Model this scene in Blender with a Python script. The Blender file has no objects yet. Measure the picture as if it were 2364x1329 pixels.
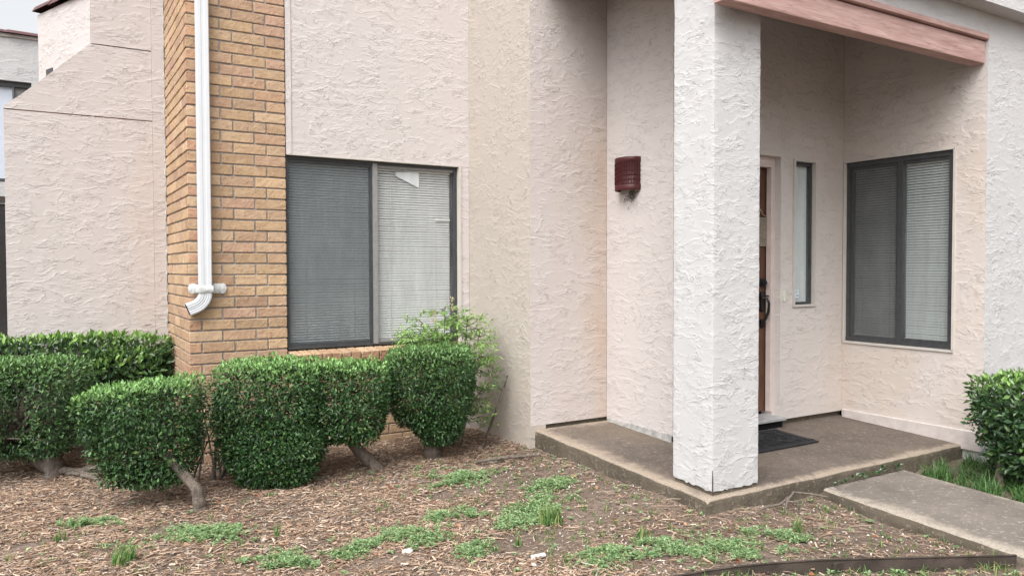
import bpy, math, random
import numpy as np
from mathutils import Matrix, Vector

random.seed(7)
RNG = np.random.default_rng(11)
SC = bpy.context.scene
COL = SC.collection

# ------------------------------------------------------------------ camera
CAMZ = 1.404
cam_d = bpy.data.cameras.new("camera")
cam = bpy.data.objects.new("camera", cam_d)
COL.objects.link(cam)
YAW, PITCH, ROLL = math.radians(58.726), math.radians(-1.5443), math.radians(0.15336)
F = np.array([math.cos(YAW) * math.cos(PITCH), math.sin(YAW) * math.cos(PITCH), math.sin(PITCH)])
r0 = np.array([math.sin(YAW), -math.cos(YAW), 0.0])
d0 = np.cross(F, r0)
right = math.cos(ROLL) * r0 + math.sin(ROLL) * d0
down = -math.sin(ROLL) * r0 + math.cos(ROLL) * d0
M = Matrix(((right[0], -down[0], -F[0], 0), (right[1], -down[1], -F[1], 0), (right[2], -down[2], -F[2], CAMZ), (0, 0, 0, 1)))
cam.matrix_world = M
cam_d.sensor_width = 36.0
cam_d.lens = 36.0 * 1781.0 / 2364.0
cam_d.clip_start = 0.05
cam_d.clip_end = 2000
SC.camera = cam

# ------------------------------------------------------------------ sky, sun, exposure (bright overcast)
world = bpy.data.worlds.new("World")
SC.world = world
world.use_nodes = True
wn = world.node_tree
for n in list(wn.nodes):
    wn.nodes.remove(n)
sky = wn.nodes.new("ShaderNodeTexSky")
sky.sky_type = 'NISHITA'
sky.sun_disc = False
sky.sun_elevation = math.radians(52)
sky.sun_rotation = math.radians(232)
sky.air_density = 1.0
sky.dust_density = 6.0
sky.ozone_density = 1.0
hs = wn.nodes.new("ShaderNodeHueSaturation")
hs.inputs['Saturation'].default_value = 0.12
bg = wn.nodes.new("ShaderNodeBackground")
bg.inputs['Strength'].default_value = 0.15
wo = wn.nodes.new("ShaderNodeOutputWorld")
wn.links.new(sky.outputs[0], hs.inputs['Color'])
wn.links.new(hs.outputs[0], bg.inputs['Color'])
wn.links.new(bg.outputs[0], wo.inputs['Surface'])

sun_d = bpy.data.lights.new("sun", 'SUN')
sun_d.energy = 0.75
sun_d.angle = math.radians(60)
sun_d.color = (1.0, 0.985, 0.965)
sun = bpy.data.objects.new("sun", sun_d)
COL.objects.link(sun)
el, az = math.radians(52), math.radians(232)          # light comes from the front left of the house
sdir = Vector((math.sin(az) * math.cos(el), math.cos(az) * math.cos(el), math.sin(el)))
sun.rotation_euler = sdir.to_track_quat('Z', 'Y').to_euler()
sun.location = (-6, -6, 12)

SC.view_settings.view_transform = 'Standard'
SC.view_settings.look = 'None'
SC.view_settings.exposure = 1.0
SC.view_settings.gamma = 1.0
SC.view_settings.use_curve_mapping = False
SC.cycles.max_bounces = 8
SC.cycles.diffuse_bounces = 4
SC.cycles.transparent_max_bounces = 12

# ------------------------------------------------------------------ helpers
def thing(name, label, cat, loc=(0, 0, 0), group=None):
    o = bpy.data.objects.new(name, None)
    o.empty_display_size = 0.1
    COL.objects.link(o)
    o.location = loc
    o['label'] = label
    o['category'] = cat
    if group:
        o['group'] = group
    return o

def link(o, parent=None, keep=True):
    """parent an object whose coordinates are world coordinates"""
    COL.objects.link(o)
    if parent is not None:
        o.parent = parent
        if parent.parent is None:
            o.matrix_parent_inverse = Matrix.Translation(parent.location).inverted()
        else:
            o.matrix_parent_inverse = Matrix.Translation(parent.location).inverted()
    return o

def pmesh(name, V, Fc, mats, parent=None, smooth=False, mi=None):
    me = bpy.data.meshes.new(name)
    me.from_pydata([tuple(v) for v in V], [], [tuple(f) for f in Fc])
    for m in (mats if isinstance(mats, (list, tuple)) else [mats]):
        me.materials.append(m)
    if mi is not None:
        me.polygons.foreach_set("material_index", np.array(mi, dtype=np.int32))
    if smooth:
        me.polygons.foreach_set("use_smooth", np.ones(len(me.polygons), dtype=bool))
    me.update()
    o = bpy.data.objects.new(name, me)
    link(o, parent)
    return o

def fast_mesh(name, V, Q, mat, parent=None, attr=None, smooth=False):
    """V (n,3), Q (m,k) all faces the same size"""
    V = np.asarray(V, dtype=np.float32)
    Q = np.asarray(Q, dtype=np.int32)
    me = bpy.data.meshes.new(name)
    me.vertices.add(len(V))
    me.vertices.foreach_set("co", V.ravel())
    k = Q.shape[1]
    me.loops.add(Q.size)
    me.loops.foreach_set("vertex_index", Q.ravel())
    me.polygons.add(len(Q))
    me.polygons.foreach_set("loop_start", np.arange(0, Q.size, k, dtype=np.int32))
    me.polygons.foreach_set("loop_total", np.full(len(Q), k, dtype=np.int32))
    me.polygons.foreach_set("use_smooth", np.full(len(Q), smooth, dtype=bool))
    me.materials.append(mat)
    if attr is not None:
        for an, av in attr.items():
            a = me.attributes.new(an, 'FLOAT', 'POINT')
            a.data.foreach_set("value", np.asarray(av, dtype=np.float32))
    me.update(calc_edges=True)
    me.validate()
    o = bpy.data.objects.new(name, me)
    link(o, parent)
    return o

class MB:
    def __init__(self):
        self.V, self.F, self.I = [], [], []
    def quad(self, a, b, c, d, mi=0):
        n = len(self.V)
        self.V += [a, b, c, d]
        self.F.append((n, n + 1, n + 2, n + 3))
        self.I.append(mi)
    def box(self, x0, x1, y0, y1, z0, z1, mi=0, ch=0.0):
        if x0 > x1: x0, x1 = x1, x0
        if y0 > y1: y0, y1 = y1, y0
        if z0 > z1: z0, z1 = z1, z0
        n = len(self.V)
        if ch <= 0:
            self.V += [(x, y, z) for z in (z0, z1) for y in (y0, y1) for x in (x0, x1)]
            for f in ((0, 2, 3, 1), (4, 5, 7, 6), (0, 1, 5, 4), (2, 6, 7, 3), (0, 4, 6, 2), (1, 3, 7, 5)):
                self.F.append(tuple(n + i for i in f)); self.I.append(mi)
            return
        V, Fc = chbox(x0, x1, y0, y1, z0, z1, ch)
        self.V += V
        for f in Fc:
            self.F.append(tuple(n + i for i in f)); self.I.append(mi)
    def tube(self, pts, rad, seg=8, mi=0, cap=True):
        pts = [Vector(p) for p in pts]
        if not isinstance(rad, (list, tuple)):
            rad = [rad] * len(pts)
        n = len(self.V)
        up = Vector((0.13, 0.21, 1)).normalized()
        for i, p in enumerate(pts):
            t = (pts[min(i + 1, len(pts) - 1)] - pts[max(i - 1, 0)])
            t = t.normalized() if t.length > 1e-9 else Vector((0, 0, 1))
            ref = up if abs(t.dot(up)) < 0.95 else Vector((1, 0, 0))
            a = t.cross(ref).normalized(); b = t.cross(a).normalized()
            for k in range(seg):
                an = 2 * math.pi * k / seg
                self.V.append(tuple(p + a * (rad[i] * math.cos(an)) + b * (rad[i] * math.sin(an))))
        for i in range(len(pts) - 1):
            for k in range(seg):
                k2 = (k + 1) % seg
                self.F.append((n + i * seg + k, n + i * seg + k2, n + (i + 1) * seg + k2, n + (i + 1) * seg + k)); self.I.append(mi)
        if cap:
            self.F.append(tuple(n + k for k in range(seg))); self.I.append(mi)
            self.F.append(tuple(n + (len(pts) - 1) * seg + k for k in reversed(range(seg)))); self.I.append(mi)
    def build(self, name, mats, parent=None, smooth=False):
        return pmesh(name, self.V, self.F, mats, parent, smooth, self.I)

def chbox(x0, x1, y0, y1, z0, z1, c):
    """a box with chamfered edges: 24 vertices, 26 faces"""
    X, Y, Z = (x0, x1), (y0, y1), (z0, z1)
    V, idx = [], {}
    for i in (0, 1):
        for j in (0, 1):
            for k in (0, 1):
                sx, sy, sz = (1 - 2 * i) * c, (1 - 2 * j) * c, (1 - 2 * k) * c
                for ax in range(3):
                    p = [X[i] + sx, Y[j] + sy, Z[k] + sz]
                    p[ax] = (X[i], Y[j], Z[k])[ax]
                    idx[(i, j, k, ax)] = len(V)
                    V.append(tuple(p))
    Fc = []
    for s in (0, 1):
        f = [idx[(s, 0, 0, 0)], idx[(s, 1, 0, 0)], idx[(s, 1, 1, 0)], idx[(s, 0, 1, 0)]]
        Fc.append(tuple(f if s else f[::-1]))
        f = [idx[(0, s, 0, 1)], idx[(0, s, 1, 1)], idx[(1, s, 1, 1)], idx[(1, s, 0, 1)]]
        Fc.append(tuple(f if s else f[::-1]))
        f = [idx[(0, 0, s, 2)], idx[(1, 0, s, 2)], idx[(1, 1, s, 2)], idx[(0, 1, s, 2)]]
        Fc.append(tuple(f if s else f[::-1]))
    for i in (0, 1):
        for j in (0, 1):
            Fc.append((idx[(i, j, 0, 0)], idx[(i, j, 1, 0)], idx[(i, j, 1, 1)], idx[(i, j, 0, 1)]))
            Fc.append((idx[(i, 0, j, 0)], idx[(i, 1, j, 0)], idx[(i, 1, j, 2)], idx[(i, 0, j, 2)]))
            Fc.append((idx[(0, i, j, 1)], idx[(1, i, j, 1)], idx[(1, i, j, 2)], idx[(0, i, j, 2)]))
            for k in (0, 1):
                Fc.append((idx[(i, j, k, 0)], idx[(i, j, k, 1)], idx[(i, j, k, 2)]))
    return V, Fc

# ------------------------------------------------------------------ materials
class NT:
    def __init__(self, name):
        self.m = bpy.data.materials.new(name)
        self.m.use_nodes = True
        self.t = self.m.node_tree
        for n in list(self.t.nodes):
            self.t.nodes.remove(n)
        self.out = self.n("ShaderNodeOutputMaterial")
    def n(self, ty, **kw):
        nd = self.t.nodes.new(ty)
        for k, v in kw.items():
            setattr(nd, k, v)
        return nd
    def l(self, a, b):
        self.t.links.new(a, b)
    def coord(self, scale=(1, 1, 1), rot=(0, 0, 0), loc=(0, 0, 0), kind='Object'):
        tc = self.n("ShaderNodeTexCoord")
        mp = self.n("ShaderNodeMapping")
        mp.inputs['Scale'].default_value = scale
        mp.inputs['Rotation'].default_value = rot
        mp.inputs['Location'].default_value = loc
        self.l(tc.outputs[kind], mp.inputs['Vector'])
        return mp.outputs[0]
    def noise(self, vec, scale, detail=3, rough=0.5, dist=0.0):
        nd = self.n("ShaderNodeTexNoise")
        nd.inputs['Scale'].default_value = scale
        nd.inputs['Detail'].default_value = detail
        nd.inputs['Roughness'].default_value = rough
        nd.inputs['Distortion'].default_value = dist
        if vec is not None:
            self.l(vec, nd.inputs['Vector'])
        return nd.outputs['Fac']
    def rng(self, v, a, b, c=0.0, d=1.0, smooth=False):
        nd = self.n("ShaderNodeMapRange")
        if smooth:
            nd.interpolation_type = 'SMOOTHSTEP'
        nd.inputs['From Min'].default_value = a
        nd.inputs['From Max'].default_value = b
        nd.inputs['To Min'].default_value = c
        nd.inputs['To Max'].default_value = d
        self.l(v, nd.inputs['Value'])
        return nd.outputs['Result']
    def math(self, op, a, b=None):
        nd = self.n("ShaderNodeMath", operation=op)
        for i, v in enumerate((a, b)):
            if v is None: continue
            if isinstance(v, (int, float)):
                nd.inputs[i].default_value = v
            else:
                self.l(v, nd.inputs[i])
        return nd.outputs[0]
    def ramp(self, v, stops):
        nd = self.n("ShaderNodeValToRGB")
        e = nd.color_ramp.elements
        while len(e) > 1:
            e.remove(e[0])
        e[0].position = stops[0][0]; e[0].color = (*stops[0][1], 1)
        for p, c in stops[1:]:
            x = e.new(p); x.color = (*c, 1)
        self.l(v, nd.inputs['Fac'])
        return nd.outputs['Color']
    def mix(self, fac, a, b, blend='MIX'):
        nd = self.n("ShaderNodeMix", data_type='RGBA', blend_type=blend)
        if isinstance(fac, (int, float)):
            nd.inputs[0].default_value = fac
        else:
            self.l(fac, nd.inputs[0])
        for i, v in ((6, a), (7, b)):
            if isinstance(v, tuple):
                nd.inputs[i].default_value = (*v, 1)
            else:
                self.l(v, nd.inputs[i])
        return nd.outputs[2]
    def bump(self, h, dist=0.01, strength=1.0, normal=None):
        nd = self.n("ShaderNodeBump")
        nd.inputs['Distance'].default_value = dist
        nd.inputs['Strength'].default_value = strength
        self.l(h, nd.inputs['Height'])
        if normal is not None:
            self.l(normal, nd.inputs['Normal'])
        return nd.outputs['Normal']
    def principled(self, color, rough=0.8, spec=0.3, normal=None, metallic=0.0):
        p = self.n("ShaderNodeBsdfPrincipled")
        if isinstance(color, tuple):
            p.inputs['Base Color'].default_value = (*color, 1)
        else:
            self.l(color, p.inputs['Base Color'])
        if isinstance(rough, (int, float)):
            p.inputs['Roughness'].default_value = rough
        else:
            self.l(rough, p.inputs['Roughness'])
        p.inputs['Specular IOR Level'].default_value = spec
        p.inputs['Metallic'].default_value = metallic
        if normal is not None:
            self.l(normal, p.inputs['Normal'])
        return p
    def done(self, shader):
        self.l(shader, self.out.inputs['Surface'])
        return self.m

def simple(name, color, rough=0.7, spec=0.3, metallic=0.0, var=0.12, scale=12.0, bump=0.0, bscale=60.0):
    t = NT(name)
    v = t.coord()
    n = t.noise(v, scale, 4, 0.6)
    k = t.rng(n, 0.3, 0.7, 1 - var, 1 + var)
    c = t.n("ShaderNodeVectorMath", operation='SCALE')
    c.inputs[0].default_value = color
    t.l(k, c.inputs['Scale'])
    nm = None
    if bump:
        nm = t.bump(t.noise(v, bscale, 4, 0.6), bump)
    return t.done(t.principled(c.outputs[0], rough, spec, nm, metallic).outputs[0])

def stucco(name, color, stain=(0.50, 0.40, 0.31), stain_amt=0.25, horiz=1.8, amp=1.0, seed=0.0, s=1.0, streak=None):
    """skip-trowel stucco: flat plateaus with crisp torn edges, running mostly sideways"""
    t = NT(name)
    v = t.coord((1.0 * s, 1.0 * s, horiz * s), loc=(seed, seed * 1.7, seed * 0.6))
    va = t.coord((1, 1, 1), loc=(seed, 3 - seed, seed))
    sz = t.n("ShaderNodeSeparateXYZ")
    tcz = t.n("ShaderNodeTexCoord"); t.l(tcz.outputs['Object'], sz.inputs[0])
    zc = sz.outputs[2]
    def ledge(kz, fs, amp_, det, dist, m0, m1, ms):
        """torn ledges: proud lower lip that thins out upwards, broken into dashes by a mask"""
        f = t.math('ADD', t.math('MULTIPLY', zc, kz * s), t.math('MULTIPLY', t.noise(v, fs, det, 0.62, dist), amp_))
        fr = t.math('FRACT', f)
        lip = t.math('MULTIPLY', t.math('POWER', t.math('SUBTRACT', 1.0, fr), 3.2), t.rng(fr, 0.0, 0.03, 0, 1, True))
        return t.math('MULTIPLY', lip, t.rng(t.noise(va, ms, 2, 0.5), m0, m1, 0, 1, True))
    h = t.math('MULTIPLY', ledge(9.0, 4.5, 4.2, 4.5, 0.5, 0.40, 0.52, 6.0), 1.0)
    h = t.math('ADD', h, t.math('MULTIPLY', ledge(19.0, 11.0, 3.0, 3.0, 0.6, 0.47, 0.56, 8.0), 0.5))
    h = t.math('ADD', h, t.math('MULTIPLY', ledge(8.0, 7.5, 4.5, 3.5, 0.8, 0.48, 0.57, 5.0), 0.75))
    h = t.math('ADD', h, t.math('MULTIPLY', t.noise(va, 70, 2, 0.5), 0.06))
    nm = t.bump(h, 0.0038 * amp, 1.0)
    big = t.noise(va, 0.9, 4, 0.55)
    fine = t.noise(va, 30, 3, 0.6)
    c = t.mix(t.math('MULTIPLY', t.rng(big, 0.42, 0.72), stain_amt), color, stain)
    c = t.mix(t.math('MULTIPLY', t.rng(fine, 0.35, 0.75), 0.12), c, tuple(x * 0.86 for x in color))
    if streak:                       # rusty water stain spreading from an inside corner
        axis, a, b_, col, amt = streak
        sep = t.n("ShaderNodeSeparateXYZ")
        tc = t.n("ShaderNodeTexCoord"); t.l(tc.outputs['Object'], sep.inputs[0])
        w = t.rng(sep.outputs[axis], a, b_, 0, 1)
        w = t.math('MULTIPLY', w, t.rng(t.noise(t.coord((2.2, 2.2, 0.7)), 1.6, 4, 0.6), 0.30, 0.62))
        zz = t.rng(sep.outputs[2], 2.9, 2.2, 0.0, 1.0)
        w = t.math('MULTIPLY', t.math('MULTIPLY', w, zz), amt)
        c = t.mix(w, c, col)
    return t.done(t.principled(c, 0.86, 0.22, nm).outputs[0])

PINK = stucco("stucco_pink", (0.51, 0.468, 0.454), stain=(0.47, 0.41, 0.37), stain_amt=0.15, seed=0.3)
PINK_LEFT = stucco("stucco_buttress", (0.485, 0.446, 0.434), stain=(0.47, 0.405, 0.365), stain_amt=0.15, seed=4.1, horiz=2.2, s=0.85, streak=(0, 0.35, 0.80, (0.48, 0.385, 0.325), 0.5))
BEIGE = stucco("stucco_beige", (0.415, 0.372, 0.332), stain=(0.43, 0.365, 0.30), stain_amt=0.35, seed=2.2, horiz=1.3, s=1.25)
TAN = stucco("stucco_tan_corner", (0.50, 0.452, 0.433), stain=(0.47, 0.40, 0.34), stain_amt=0.4, seed=6.5, s=0.9, streak=(0, 3.30, 3.86, (0.47, 0.35, 0.265), 0.8))
PORCH = stucco("stucco_porch", (0.545, 0.502, 0.482), stain=(0.49, 0.425, 0.37), stain_amt=0.3, seed=8.3, horiz=1.5, streak=(0, 5.15, 5.80, (0.52, 0.41, 0.32), 0.4))
WHITE = stucco("stucco_white", (0.485, 0.481, 0.483), stain=(0.53, 0.505, 0.485), stain_amt=0.2, seed=5.5)
SMOOTH_STUCCO = simple("smooth_stucco_trim", (0.52, 0.47, 0.445), 0.8, 0.2, bump=0.002, bscale=40)
TRIM = simple("painted_trim", (0.50, 0.47, 0.43), 0.55, 0.35, var=0.06)
JAMB = simple("painted_jamb", (0.55, 0.47, 0.44), 0.55, 0.35, var=0.08)
DARKFRAME = simple("dark_bronze_aluminium", (0.045, 0.047, 0.05), 0.4, 0.5, var=0.25, scale=30)
GREYFRAME = simple("weathered_aluminium", (0.23, 0.225, 0.225), 0.45, 0.45, var=0.15, scale=25)
SLAT = simple("blind_slat_white", (0.70, 0.72, 0.705), 0.5, 0.3, var=0.02)
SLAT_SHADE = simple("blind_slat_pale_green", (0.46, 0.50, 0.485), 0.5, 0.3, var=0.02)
SLAT_DARK = simple("grey_green_shade", (0.60, 0.66, 0.655), 0.5, 0.3, var=0.03)
BLACK = simple("dark_interior", (0.012, 0.012, 0.013), 0.9, 0.1, var=0.02)
CORD = simple("blind_cord", (0.45, 0.45, 0.43), 0.8, 0.1)
MORTAR = simple("grey_mortar", (0.32, 0.296, 0.275), 0.95, 0.1, var=0.25, scale=20, bump=0.006, bscale=90)
SEALANT = simple("grey_sealant", (0.38, 0.37, 0.355), 0.85, 0.2, var=0.35, scale=18, bump=0.006, bscale=35)
GUTTER = simple("white_gutter_paint", (0.60, 0.615, 0.64), 0.35, 0.4, var=0.03)
TAPE = simple("crumpled_white_sealant", (0.55, 0.555, 0.55), 0.7, 0.25, var=0.15, scale=40, bump=0.004, bscale=60)
MAROON = simple("maroon_ceramic", (0.060, 0.010, 0.012), 0.5, 0.4, var=0.2, scale=20)
RUBBER = simple("black_rubber", (0.018, 0.018, 0.02), 0.75, 0.35, var=0.3, scale=60, bump=0.004, bscale=150)
METALSILL = simple("grey_metal_sill", (0.42, 0.43, 0.43), 0.42, 0.5, 0.4, var=0.15)
IRON = simple("dark_iron", (0.02, 0.02, 0.022), 0.42, 0.5, 0.4, var=0.3)
PALEROPE = simple("pale_woven_fibre", (0.27, 0.235, 0.185), 0.8, 0.2, var=0.3, scale=80)
REFLECTION = simple("painted_reflection_white", (0.74, 0.77, 0.79), 0.7, 0.2, var=0.02)  # pale colour of the painted reflection in the front window
STICKER_BLUE = simple("sticker_print_blue", (0.10, 0.15, 0.22), 0.6, 0.2, var=0.05)
STICKER = simple("sticker_white", (0.62, 0.70, 0.78), 0.5, 0.3, var=0.03)
BUTTON = simple("doorbell_plastic", (0.60, 0.60, 0.47), 0.4, 0.4, var=0.05)
CLAYTILE = simple("maroon_roof_tile", (0.115, 0.06, 0.062), 0.75, 0.25, var=0.25, scale=9, bump=0.004)
CURTAIN = simple("pale_blue_curtain", (0.55, 0.60, 0.68), 0.8, 0.2, var=0.05)

def mk_wood_beam():
    t = NT("weathered_pink_wood")
    v = t.coord((1.2, 8, 14))
    n = t.noise(v, 3.0, 5, 0.6, 0.4)
    n2 = t.noise(t.coord(), 2.2, 3, 0.5)
    c = t.ramp(n, [(0.25, (0.31, 0.185, 0.165)), (0.5, (0.45, 0.29, 0.265)), (0.75, (0.57, 0.41, 0.375))])
    c = t.mix(t.rng(n2, 0.45, 0.8, 0, 0.35), c, (0.52, 0.38, 0.33))
    crack = t.rng(t.noise(t.coord((1.0, 1, 26)), 4.5, 3, 0.6, 0.5), 0.60, 0.64, 0, 1, True)
    c = t.mix(t.math('MULTIPLY', crack, 0.22), c, (0.36, 0.24, 0.21))
    h = t.math('SUBTRACT', n, t.math('MULTIPLY', crack, 0.8))
    return t.done(t.principled(c, 0.75, 0.25, t.bump(h, 0.002)).outputs[0])
BEAMWOOD = mk_wood_beam()

def mk_door():
    t = NT("brown_stained_door")
    n = t.noise(t.coord((10, 10, 0.9)), 5, 5, 0.6, 0.3)
    c = t.ramp(n, [(0.3, (0.065, 0.029, 0.018)), (0.7, (0.115, 0.052, 0.031))])
    return t.done(t.principled(c, 0.45, 0.4, t.bump(n, 0.001)).outputs[0])
DOORWOOD = mk_door()

def mk_brick(name, stops, spots=(0.30, 0.17, 0.11)):
    t = NT(name)
    oi = t.n("ShaderNodeObjectInfo")
    tc = t.n("ShaderNodeTexCoord")
    off = t.n("ShaderNodeVectorMath", operation='ADD')
    t.l(tc.outputs['Object'], off.inputs[0])
    sc = t.n("ShaderNodeVectorMath", operation='SCALE')
    sc.inputs[0].default_value = (31.0, 17.0, 23.0)
    t.l(oi.outputs['Random'], sc.inputs['Scale'])
    t.l(sc.outputs[0], off.inputs[1])
    v = off.outputs[0]
    base = t.ramp(oi.outputs['Random'], stops)
    rv = t.math('FRACT', t.math('MULTIPLY', oi.outputs['Random'], 57.3))
    vs = t.n("ShaderNodeVectorMath", operation='SCALE'); t.l(base, vs.inputs[0]); t.l(t.rng(rv, 0, 1, 0.86, 1.12), vs.inputs['Scale'])
    base = vs.outputs[0]
    n = t.noise(v, 17, 4, 0.62, 0.5)
    n2 = t.noise(v, 42, 3, 0.6, 0.3)
    n3 = t.noise(v, 8, 2, 0.5)
    c = t.mix(t.rng(n, 0.38, 0.74, 0, 0.40), base, (0.55, 0.41, 0.275))
    c = t.mix(t.rng(n3, 0.55, 0.8, 0, 0.45), c, (0.44, 0.285, 0.20))
    c = t.mix(t.rng(n2, 0.58, 0.70, 0, 0.6), c, spots)
    c = t.mix(t.rng(t.noise(v, 11, 3, 0.6, 0.8), 0.56, 0.66, 0, 0.45), c, (0.36, 0.22, 0.15))
    h = t.math('ADD', t.math('MULTIPLY', n, 1.4), t.math('MULTIPLY', n2, 0.6))
    return t.done(t.principled(c, 0.88, 0.2, t.bump(h, 0.008)).outputs[0])
BRICK = mk_brick("tan_brick_face", [(0.0, (0.37, 0.245, 0.15)), (0.3, (0.435, 0.30, 0.18)), (0.55, (0.455, 0.325, 0.215)), (0.75, (0.34, 0.215, 0.145)), (0.88, (0.42, 0.275, 0.17)), (1.0, (0.37, 0.235, 0.18))])
BRICKEND = mk_brick("red_brick_end", [(0.0, (0.33, 0.18, 0.12)), (0.5, (0.38, 0.215, 0.14)), (1.0, (0.42, 0.25, 0.15))])

def mk_concrete(name, c1, c2, edge, wear=None, peb=(0.42, 0.37, 0.32)):
    t = NT(name)
    v = t.coord()
    n = t.noise(v, 2.2, 5, 0.6, 0.3)
    n2 = t.noise(v, 38, 3, 0.6)
    n3 = t.noise(v, 0.9, 2, 0.5)
    n5 = t.noise(v, 9, 4, 0.65, 0.5)
    c = t.ramp(n, [(0.3, c1), (0.68, c2)])
    c = t.mix(t.rng(n3, 0.48, 0.72, 0, 0.6), c, edge)
    c = t.mix(t.rng(n5, 0.45, 0.75, 0, 0.35), c, tuple(x * 0.6 for x in c1))
    if wear:
        at = t.n("ShaderNodeAttribute"); at.attribute_name = 'wear'
        w = t.math('ADD', at.outputs['Fac'], t.rng(n5, 0.3, 0.7, -0.28, 0.28))
        w = t.math('ADD', w, t.rng(n, 0.3, 0.7, -0.15, 0.15))
        c = t.mix(t.rng(w, 0.35, 0.95, 0, 0.9, True), c, wear)
    c = t.mix(t.rng(n2, 0.585, 0.66, 0, 0.65), c, peb)
    c = t.mix(t.rng(t.noise(v, 20, 3, 0.6, 0.6), 0.62, 0.68, 0, 0.28), c, peb)
    n4 = t.noise(v, 110, 2, 0.5)
    c = t.mix(t.rng(n4, 0.52, 0.68, 0, 0.40), c, (0.07, 0.06, 0.052))
    h = t.math('ADD', t.math('MULTIPLY', n2, 0.8), t.math('MULTIPLY', n, 0.8))
    h = t.math('ADD', h, t.math('MULTIPLY', n4, 0.35))
    return t.done(t.principled(c, 0.85, 0.22, t.bump(h, 0.008)).outputs[0])
SLABTOP = mk_concrete("worn_porch_concrete", (0.098, 0.080, 0.068), (0.168, 0.136, 0.112), (0.195, 0.15, 0.108), wear=(0.33, 0.27, 0.21), peb=(0.26, 0.22, 0.19))
SLABSIDE = mk_concrete("rough_slab_side", (0.08, 0.067, 0.050), (0.145, 0.12, 0.09), (0.115, 0.098, 0.066), peb=(0.24, 0.205, 0.16))
PATHMAT = mk_concrete("pebbly_walk_concrete", (0.135, 0.117, 0.102), (0.21, 0.182, 0.156), (0.255, 0.22, 0.182), wear=(0.36, 0.315, 0.26), peb=(0.36, 0.325, 0.285))

def mk_soil():
    t = NT("bare_soil")
    v = t.coord()
    n = t.noise(v, 1.6, 5, 0.6, 0.4)
    n2 = t.noise(v, 22, 4, 0.65)
    c = t.ramp(n, [(0.3, (0.135, 0.102, 0.08)), (0.6, (0.205, 0.16, 0.128)), (0.75, (0.30, 0.25, 0.21))])
    c = t.mix(t.rng(n2, 0.4, 0.75, 0, 0.6), c, (0.085, 0.062, 0.048))
    h = t.math('ADD', n2, t.math('MULTIPLY', t.noise(v, 80, 3, 0.6), 0.5))
    return t.done(t.principled(c, 0.95, 0.15, t.bump(h, 0.02)).outputs[0])
SOIL = mk_soil()

def mk_island(name, stops, rough=0.7, spec=0.25, trans=0.0, fresh=None, vein=False):
    """colour varies from piece to piece; an attribute 'fresh' blends to young-growth colour"""
    t = NT(name)
    g = t.n("ShaderNodeNewGeometry")
    c = t.ramp(g.outputs['Random Per Island'], stops)
    if fresh:
        a = t.n("ShaderNodeAttribute")
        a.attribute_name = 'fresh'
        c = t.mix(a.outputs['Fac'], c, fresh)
    p = t.principled(c, rough, spec)
    if trans > 0:
        tr = t.n("ShaderNodeBsdfTranslucent")
        br = t.n("ShaderNodeMix", data_type='RGBA', blend_type='MULTIPLY')
        br.inputs[0].default_value = 1.0
        t.l(c, br.inputs[6]); br.inputs[7].default_value = (1.2, 1.35, 0.6, 1)
        t.l(br.outputs[2], tr.inputs['Color'])
        mx = t.n("ShaderNodeMixShader")
        mx.inputs[0].default_value = trans
        t.l(p.outputs[0], mx.inputs[1]); t.l(tr.outputs[0], mx.inputs[2])
        return t.done(mx.outputs[0])
    return t.done(p.outputs[0])
LEAF = mk_island("hedge_leaf", [(0.0, (0.013, 0.037, 0.012)), (0.5, (0.026, 0.070, 0.020)), (0.86, (0.050, 0.115, 0.032)), (0.985, (0.10, 0.17, 0.055)), (0.994, (0.17, 0.13, 0.055)), (1.0, (0.14, 0.09, 0.045))], 0.36, 0.38, 0.10, fresh=(0.21, 0.38, 0.12))
LEAF_WAX = mk_island("waxy_broad_leaf", [(0.0, (0.022, 0.055, 0.024)), (0.6, (0.04, 0.095, 0.033)), (1.0, (0.085, 0.15, 0.045))], 0.30, 0.55, 0.15, fresh=(0.22, 0.38, 0.09))
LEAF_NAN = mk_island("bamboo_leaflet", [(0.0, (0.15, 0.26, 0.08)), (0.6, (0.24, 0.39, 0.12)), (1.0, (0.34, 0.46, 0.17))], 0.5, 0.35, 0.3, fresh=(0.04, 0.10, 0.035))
WEED = mk_island("weed_leaf", [(0.0, (0.115, 0.19, 0.085)), (0.5, (0.22, 0.345, 0.165)), (0.9, (0.34, 0.46, 0.24)), (1.0, (0.45, 0.44, 0.24))], 0.6, 0.25, 0.25)
GRASSM = mk_island("grass_blade", [(0.0, (0.06, 0.13, 0.04)), (0.6, (0.12, 0.23, 0.07)), (0.9, (0.23, 0.30, 0.10)), (1.0, (0.42, 0.34, 0.19))], 0.55, 0.25, 0.25)
LIRIOPE = mk_island("lily_turf_blade", [(0.0, (0.035, 0.085, 0.025)), (0.7, (0.075, 0.16, 0.045)), (1.0, (0.15, 0.25, 0.08))], 0.4, 0.4, 0.2)
CHIP = mk_island("wood_chip", [(0.0, (0.125, 0.080, 0.056)), (0.25, (0.215, 0.138, 0.096)), (0.55, (0.36, 0.240, 0.163)), (0.8, (0.47, 0.35, 0.255)), (0.92, (0.56, 0.465, 0.38)), (0.96, (0.33, 0.29, 0.255)), (1.0, (0.135, 0.105, 0.092))], 0.88, 0.15)
LITTER = mk_island("fine_litter", [(0.0, (0.10, 0.074, 0.06)), (0.4, (0.20, 0.15, 0.118)), (0.7, (0.32, 0.25, 0.195)), (0.88, (0.46, 0.375, 0.30)), (0.93, (0.55, 0.50, 0.43)), (0.96, (0.14, 0.16, 0.07)), (1.0, (0.10, 0.08, 0.07))], 0.9, 0.12)
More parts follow.
